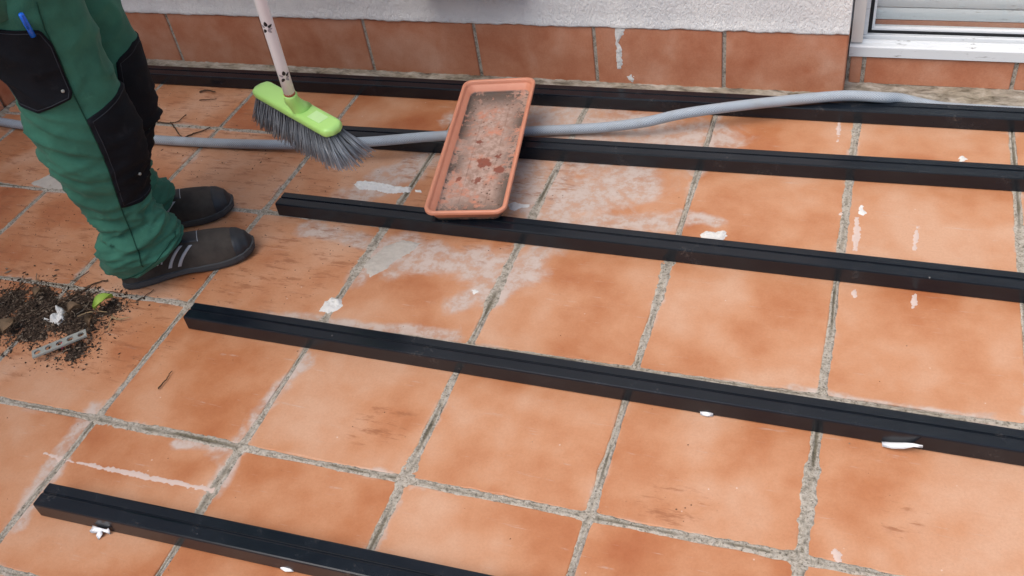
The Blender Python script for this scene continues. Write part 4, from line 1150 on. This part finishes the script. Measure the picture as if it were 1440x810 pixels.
twig([(240, 172), (246, 180), (252, 189), (258, 196)], .0022, 'dry twig bent down towards the hose beside the far knee')
twig([(258, 194), (272, 188), (285, 184), (296, 179)], .0024, 'dry twig resting on the hose right of the far knee')
twig([(280, 141), (292, 140), (305, 139)], .0018, 'short straight twig on the tile near the back bar')
twig([(281, 129), (290, 127), (302, 129)], .0030, 'small dark twig piece close under the back bar')
# tangle of fine roots in the heap
V, F = [], []
for k in range(85):
    while True:
        x, y = rp.uniform(-1.6, -.35), rp.uniform(.35, 1.05)
        if rp.random() < inpile(x, y): break
    a = rp.uniform(0, 6.3); ln = rp.uniform(.05, .16); P = []
    z0 = (inpile(x, y)) * .045 + .006
    for i in range(6):
        P.append(Vector((x, y, z0 + .012 * nz(i * .8, k * 3.1))) * S); a += rp.gauss(0, .5); x += math.cos(a) * ln / 5; y += math.sin(a) * ln / 5
    v_, f_ = tube(P, rp.uniform(.0004, .0011), 5); b0 = len(V); V += v_; F += [tuple(i + b0 for i in f) for f in f_]
mr = M('root_fibres'); ri = mr.island()
ro = mesh('root_fibres', V, F, mr.done(mr.ramp(ri, [(0, (.05, .032, .022)), (.5, (.13, .088, .06)), (.85, (.27, .21, .15)), (1, (.42, .35, .26))]), .9, .2), None, True); ro['kind'] = 'stuff'
tag(ro, 'tangle of fine roots and stalks in the swept heap', 'roots')
# leaves
def leaf(px, wid, label, mat, z=.03, name='leaf', curl=.02):
    a, b = onz(*px[0], z), onz(*px[1], z); d = (b - a); ln = d.length; d.normalize(); n = Vector((-d.y, d.x, 0)); V, F = [], []
    for lay in (0, -.004):
        for i in range(13):
            t = i / 12; w = wid * math.sin(math.pi * min(.97, max(.04, t)) ** .85)
            for k in range(-3, 4):
                p = a + d * (ln * t) + n * (w * k / 3); V.append(Vector((p.x, p.y, p.z + lay + curl * math.sin(t * 3.1) + curl * abs(k / 3) ** 1.5 + .006 * nz(t * 6, k))) * S)
    for l in (0, 91):
        for i in range(12):
            for k in range(6): q = l + i * 7 + k; F.append((q, q + 1, q + 8, q + 7) if l == 0 else (q, q + 7, q + 8, q + 1))
    for i in range(12):
        for k in (0, 6): q = i * 7 + k; F.append((q, q + 7, q + 98, q + 91))
    for k in range(6):
        for i in (0, 12): q = i * 7 + k; F.append((q, q + 1, q + 92, q + 91))
    return tag(mesh(name, V, F, MT[mat], None, True), label, 'leaf')
leaf([(133, 436), (160, 418)], .040, 'bright green leaf on the right of the swept heap', 'leaf', .05, curl=.03)
leaf([(97, 443), (115, 434)], .035, 'brown curled dead leaf beside the white lump', 'dead', .06, curl=.035)
leaf([(5, 470), (22, 452)], .06, 'large brown dead leaf at the left of the heap', 'dead', .05, curl=.03)
leaf([(50, 420), (62, 411)], .03, 'small brown dead leaf at the top of the heap', 'dead', .05, curl=.03)
leaf([(126, 462), (131, 447)], .022, 'narrow brown dead leaf under the pale straw', 'dead', .05, curl=.03)
leaf([(87, 492), (100, 484)], .022, 'pink petal under the perforated metal strip', 'pink', .01, 'petal', .02)
# white lump of plaster in the heap
blob('plaster_lump', fp((60, 448), (72, 450), (80, 446), (78, 437), (88, 433), (95, 440), (95, 452), (84, 459), (74, 456), (66, 452)), .06, MT['white'], 'white plaster lump half buried in the swept heap', 'plaster', seed=3)
# perforated strip
sa, sb2 = onz(46, 500, .04), onz(122, 469, .05); sdv = sb2 - sa; sl = sdv.length; sdv.normalize(); sn = Vector((-sdv.y, sdv.x, 0)); hwid = .036
bm = bmesh.new(); NHOLE = 5
outer = []
def sv(u, v, w): return (sa + sdv * u + sn * v + Vector((0, 0, w))) * S
cellL = sl / NHOLE
TOPV = {}; VC = {}
def vkey(u, v, w):
    k = (round(u, 4), round(v, 4))
    if k not in VC:
        lo_, hi_ = bm.verts.new(sv(u, v, 0)), bm.verts.new(sv(u, v, .012)); VC[k] = (lo_, hi_); TOPV[hi_] = lo_
    return VC[k][1 if w else 0]
for h in range(NHOLE):
    c0 = (h + .5) * cellL; NC = 16
    for w, flip in ((0, True), (.012, False)):
        ring, sq = [], []
        for k in range(NC):
            a = 2 * math.pi * k / NC; cx_, cy_ = math.cos(a), math.sin(a); m_ = max(abs(cx_), abs(cy_))
            ring.append(vkey(c0 + .021 * cx_, .021 * cy_, w)); sq.append(vkey(c0 + cellL / 2 * cx_ / m_, hwid * cy_ / m_, w))
        for k in range(NC):
            k2 = (k + 1) % NC; f = (ring[k], sq[k], sq[k2], ring[k2]); bm.faces.new(f[::-1] if flip else f)
    for k in range(NC):
        a, b = 2 * math.pi * k / NC, 2 * math.pi * (k + 1) / NC
        bm.faces.new((vkey(c0 + .021 * math.cos(a), .021 * math.sin(a), 0), vkey(c0 + .021 * math.cos(a), .021 * math.sin(a), .012), vkey(c0 + .021 * math.cos(b), .021 * math.sin(b), .012), vkey(c0 + .021 * math.cos(b), .021 * math.sin(b), 0)))
for e in [e for e in bm.edges if e.is_boundary]:
    if e.verts[0] in TOPV and e.verts[1] in TOPV:
        a_, b_ = e.verts; bm.faces.new((a_, b_, TOPV[b_], TOPV[a_]))
tag(bm_obj('perforated_strip', bm, MT['zinc']), 'grey perforated metal strip with a row of holes on the swept heap', 'metal strip')

# ------------------------------------------------------------------ spilled plaster, paper scraps
blob('plaster_smear', fp((498, 259), (505, 255), (525, 256), (545, 260), (562, 263), (577, 264), (577, 270), (560, 271), (545, 271), (525, 267), (505, 266)), .030, MT['white'], 'long white plaster smear between the broom and the tray', 'plaster', seed=2)
blob('plaster_crumb', fp((582, 266), (592, 266), (594, 271), (584, 271)), .012, MT['white'], 'small white plaster crumb touching the left side of the tray', 'plaster', seed=6)
blob('plaster_smear', fp((714, 287), (722, 284), (735, 287), (748, 287), (742, 292), (732, 293), (724, 297), (716, 295)), .012, MT['white'], 'white plaster smear right of the near tray corner', 'plaster', seed=7)
blob('plaster_lump', fp((985, 330), (994, 325), (1006, 327), (1018, 325), (1023, 332), (1016, 338), (1000, 339), (990, 336)), .020, MT['white'], 'white plaster lump on the tile just above the middle bar', 'plaster', seed=8)
blob('plaster_lump', fp((457, 425), (466, 418), (478, 421), (482, 429), (474, 436), (462, 441), (450, 437)), .020, MT['white'], 'pale plaster lump squashed on the joint below the middle bar', 'plaster', seed=9)
blob('plaster_flake', fp((1348, 221), (1353, 219), (1360, 224), (1357, 228), (1351, 226)), .008, MT['white'], 'white flake beside the bar below the door', 'plaster', seed=10)
blob('plaster_flake', fp((664, 408), (670, 406), (672, 410), (667, 413)), .008, MT['white'], 'tiny white flake beside the joint under the middle bar', 'plaster', seed=12)
blob('plaster_flake', fp((1208, 291), (1212, 288), (1218, 300), (1214, 304), (1209, 302)), .006, MT['white'], 'small white flake at the head of a pale streak right of the joint', 'plaster', seed=13)
blob('cement_patch', fp((42, 258), (70, 245), (86, 246), (96, 258), (96, 266), (70, 266)), .008, MT['patch'], 'pale grey cement patch on the joint behind the near knee', 'cement', seed=14)
blob('cement_patch', fp((512, 372), (540, 347), (566, 338), (592, 342), (575, 356), (556, 366), (540, 380), (520, 390)), .008, MT['patch'], 'grey cement patch spread over the joint just below the middle bar', 'cement', seed=15)
def paper(px, hts, label, seed):
    """curled paper flake: a strip of px pairs with heights"""
    V, F = [], []; n = len(px)
    for lay in (.0, -.002):
        for (a, b), (ha_, hb_) in zip(px, hts):
            for k in range(5):
                f = k / 4; q = onz(a[0] + (b[0] - a[0]) * f, a[1] + (b[1] - a[1]) * f, 0); V.append(Vector((q.x, q.y, .004 + lay + ha_ + (hb_ - ha_) * f + .015 * math.sin(math.pi * f))) * S)
    m_ = n * 5
    for l in (0, m_):
        for i in range(n - 1):
            for k in range(4): q = l + i * 5 + k; F.append((q, q + 1, q + 6, q + 5) if l == 0 else (q, q + 5, q + 6, q + 1))
    for i in range(n - 1):
        for k in (0, 4): q = i * 5 + k; F.append((q, q + 5, q + 5 + m_, q + m_))
    for k in range(4):
        for i in (0, n - 1): q = i * 5 + k; F.append((q, q + 1, q + 1 + m_, q + m_))
    return tag(mesh('paper_scrap', V, F, MT['paper'], None, True), label, 'paper')
paper([((1239, 622), (1240, 630)), ((1250, 622), (1254, 635)), ((1265, 624), (1270, 637)), ((1280, 630), (1283, 638)), ((1294, 640), (1295, 641))], [(.0, .01), (.0, .02), (.01, .03), (.03, .05), (.06, .06)], 'white curled paper strip sticking out under the second bar at the right', 1)
paper([((127, 749), (131, 753)), ((134, 744), (139, 750)), ((143, 745), (147, 752)), ((152, 748), (155, 752)), ((157, 749), (158, 751))], [(.0, .02), (.03, .0), (.01, .03), (.02, .0), (.03, .03)], 'crumpled white scrap under the left end of the nearest bar', 2)
paper([((136, 753), (139, 760)), ((141, 750), (143, 757)), ((146, 748), (147, 754))], [(.0, .0), (.02, .01), (.01, .02)], 'small torn white scrap below the crumpled one at the nearest bar', 5)
paper([((392, 797), (394, 800)), ((400, 797), (402, 806)), ((408, 799), (410, 806)), ((416, 801), (417, 804))], [(.0, .0), (.01, .01), (.01, .01), (.0, .0)], 'white scrap under the nearest bar at the bottom edge', 3)
paper([((984, 580), (985, 584)), ((993, 581), (994, 587)), ((1002, 583), (1003, 586))], [(.0, .0), (.006, .006), (.0, .0)], 'tiny white scrap under the middle of the second bar', 4)

for k_, (a_, b_, r_) in enumerate((((62, 637), (94, 648), .016), ((92, 647), (305, 691), .026), ((1205, 306), (1203, 352), .026), ((1202, 404), (1202, 420), .016), ((1290, 318), (1286, 352), .022), ((1287, 412), (1284, 434), .024),
                                   ((1174, 771), (1180, 790), .022), ((1181, 301), (1194, 302), .012), ((1180, 172), (1178, 198), .010))):
    p_, q_ = onz(*a_), onz(*b_); d_ = (q_ - p_).normalized(); n_ = Vector((-d_.y, d_.x, 0)) * r_; m_ = p_.lerp(q_, .5)
    blob('lime_streak', [(v.x, v.y) for v in (p_ - n_ * .3, m_ - n_ * .8, q_ - n_ * .4, q_ + n_ * .4, m_ + n_ * .8, p_ + n_ * .3)], .0035, MT['lime_wash'], parent=fl, seed=30 + k_, rag=.012)
for o in TEMP:
    if '_loc' in o: del o['_loc']
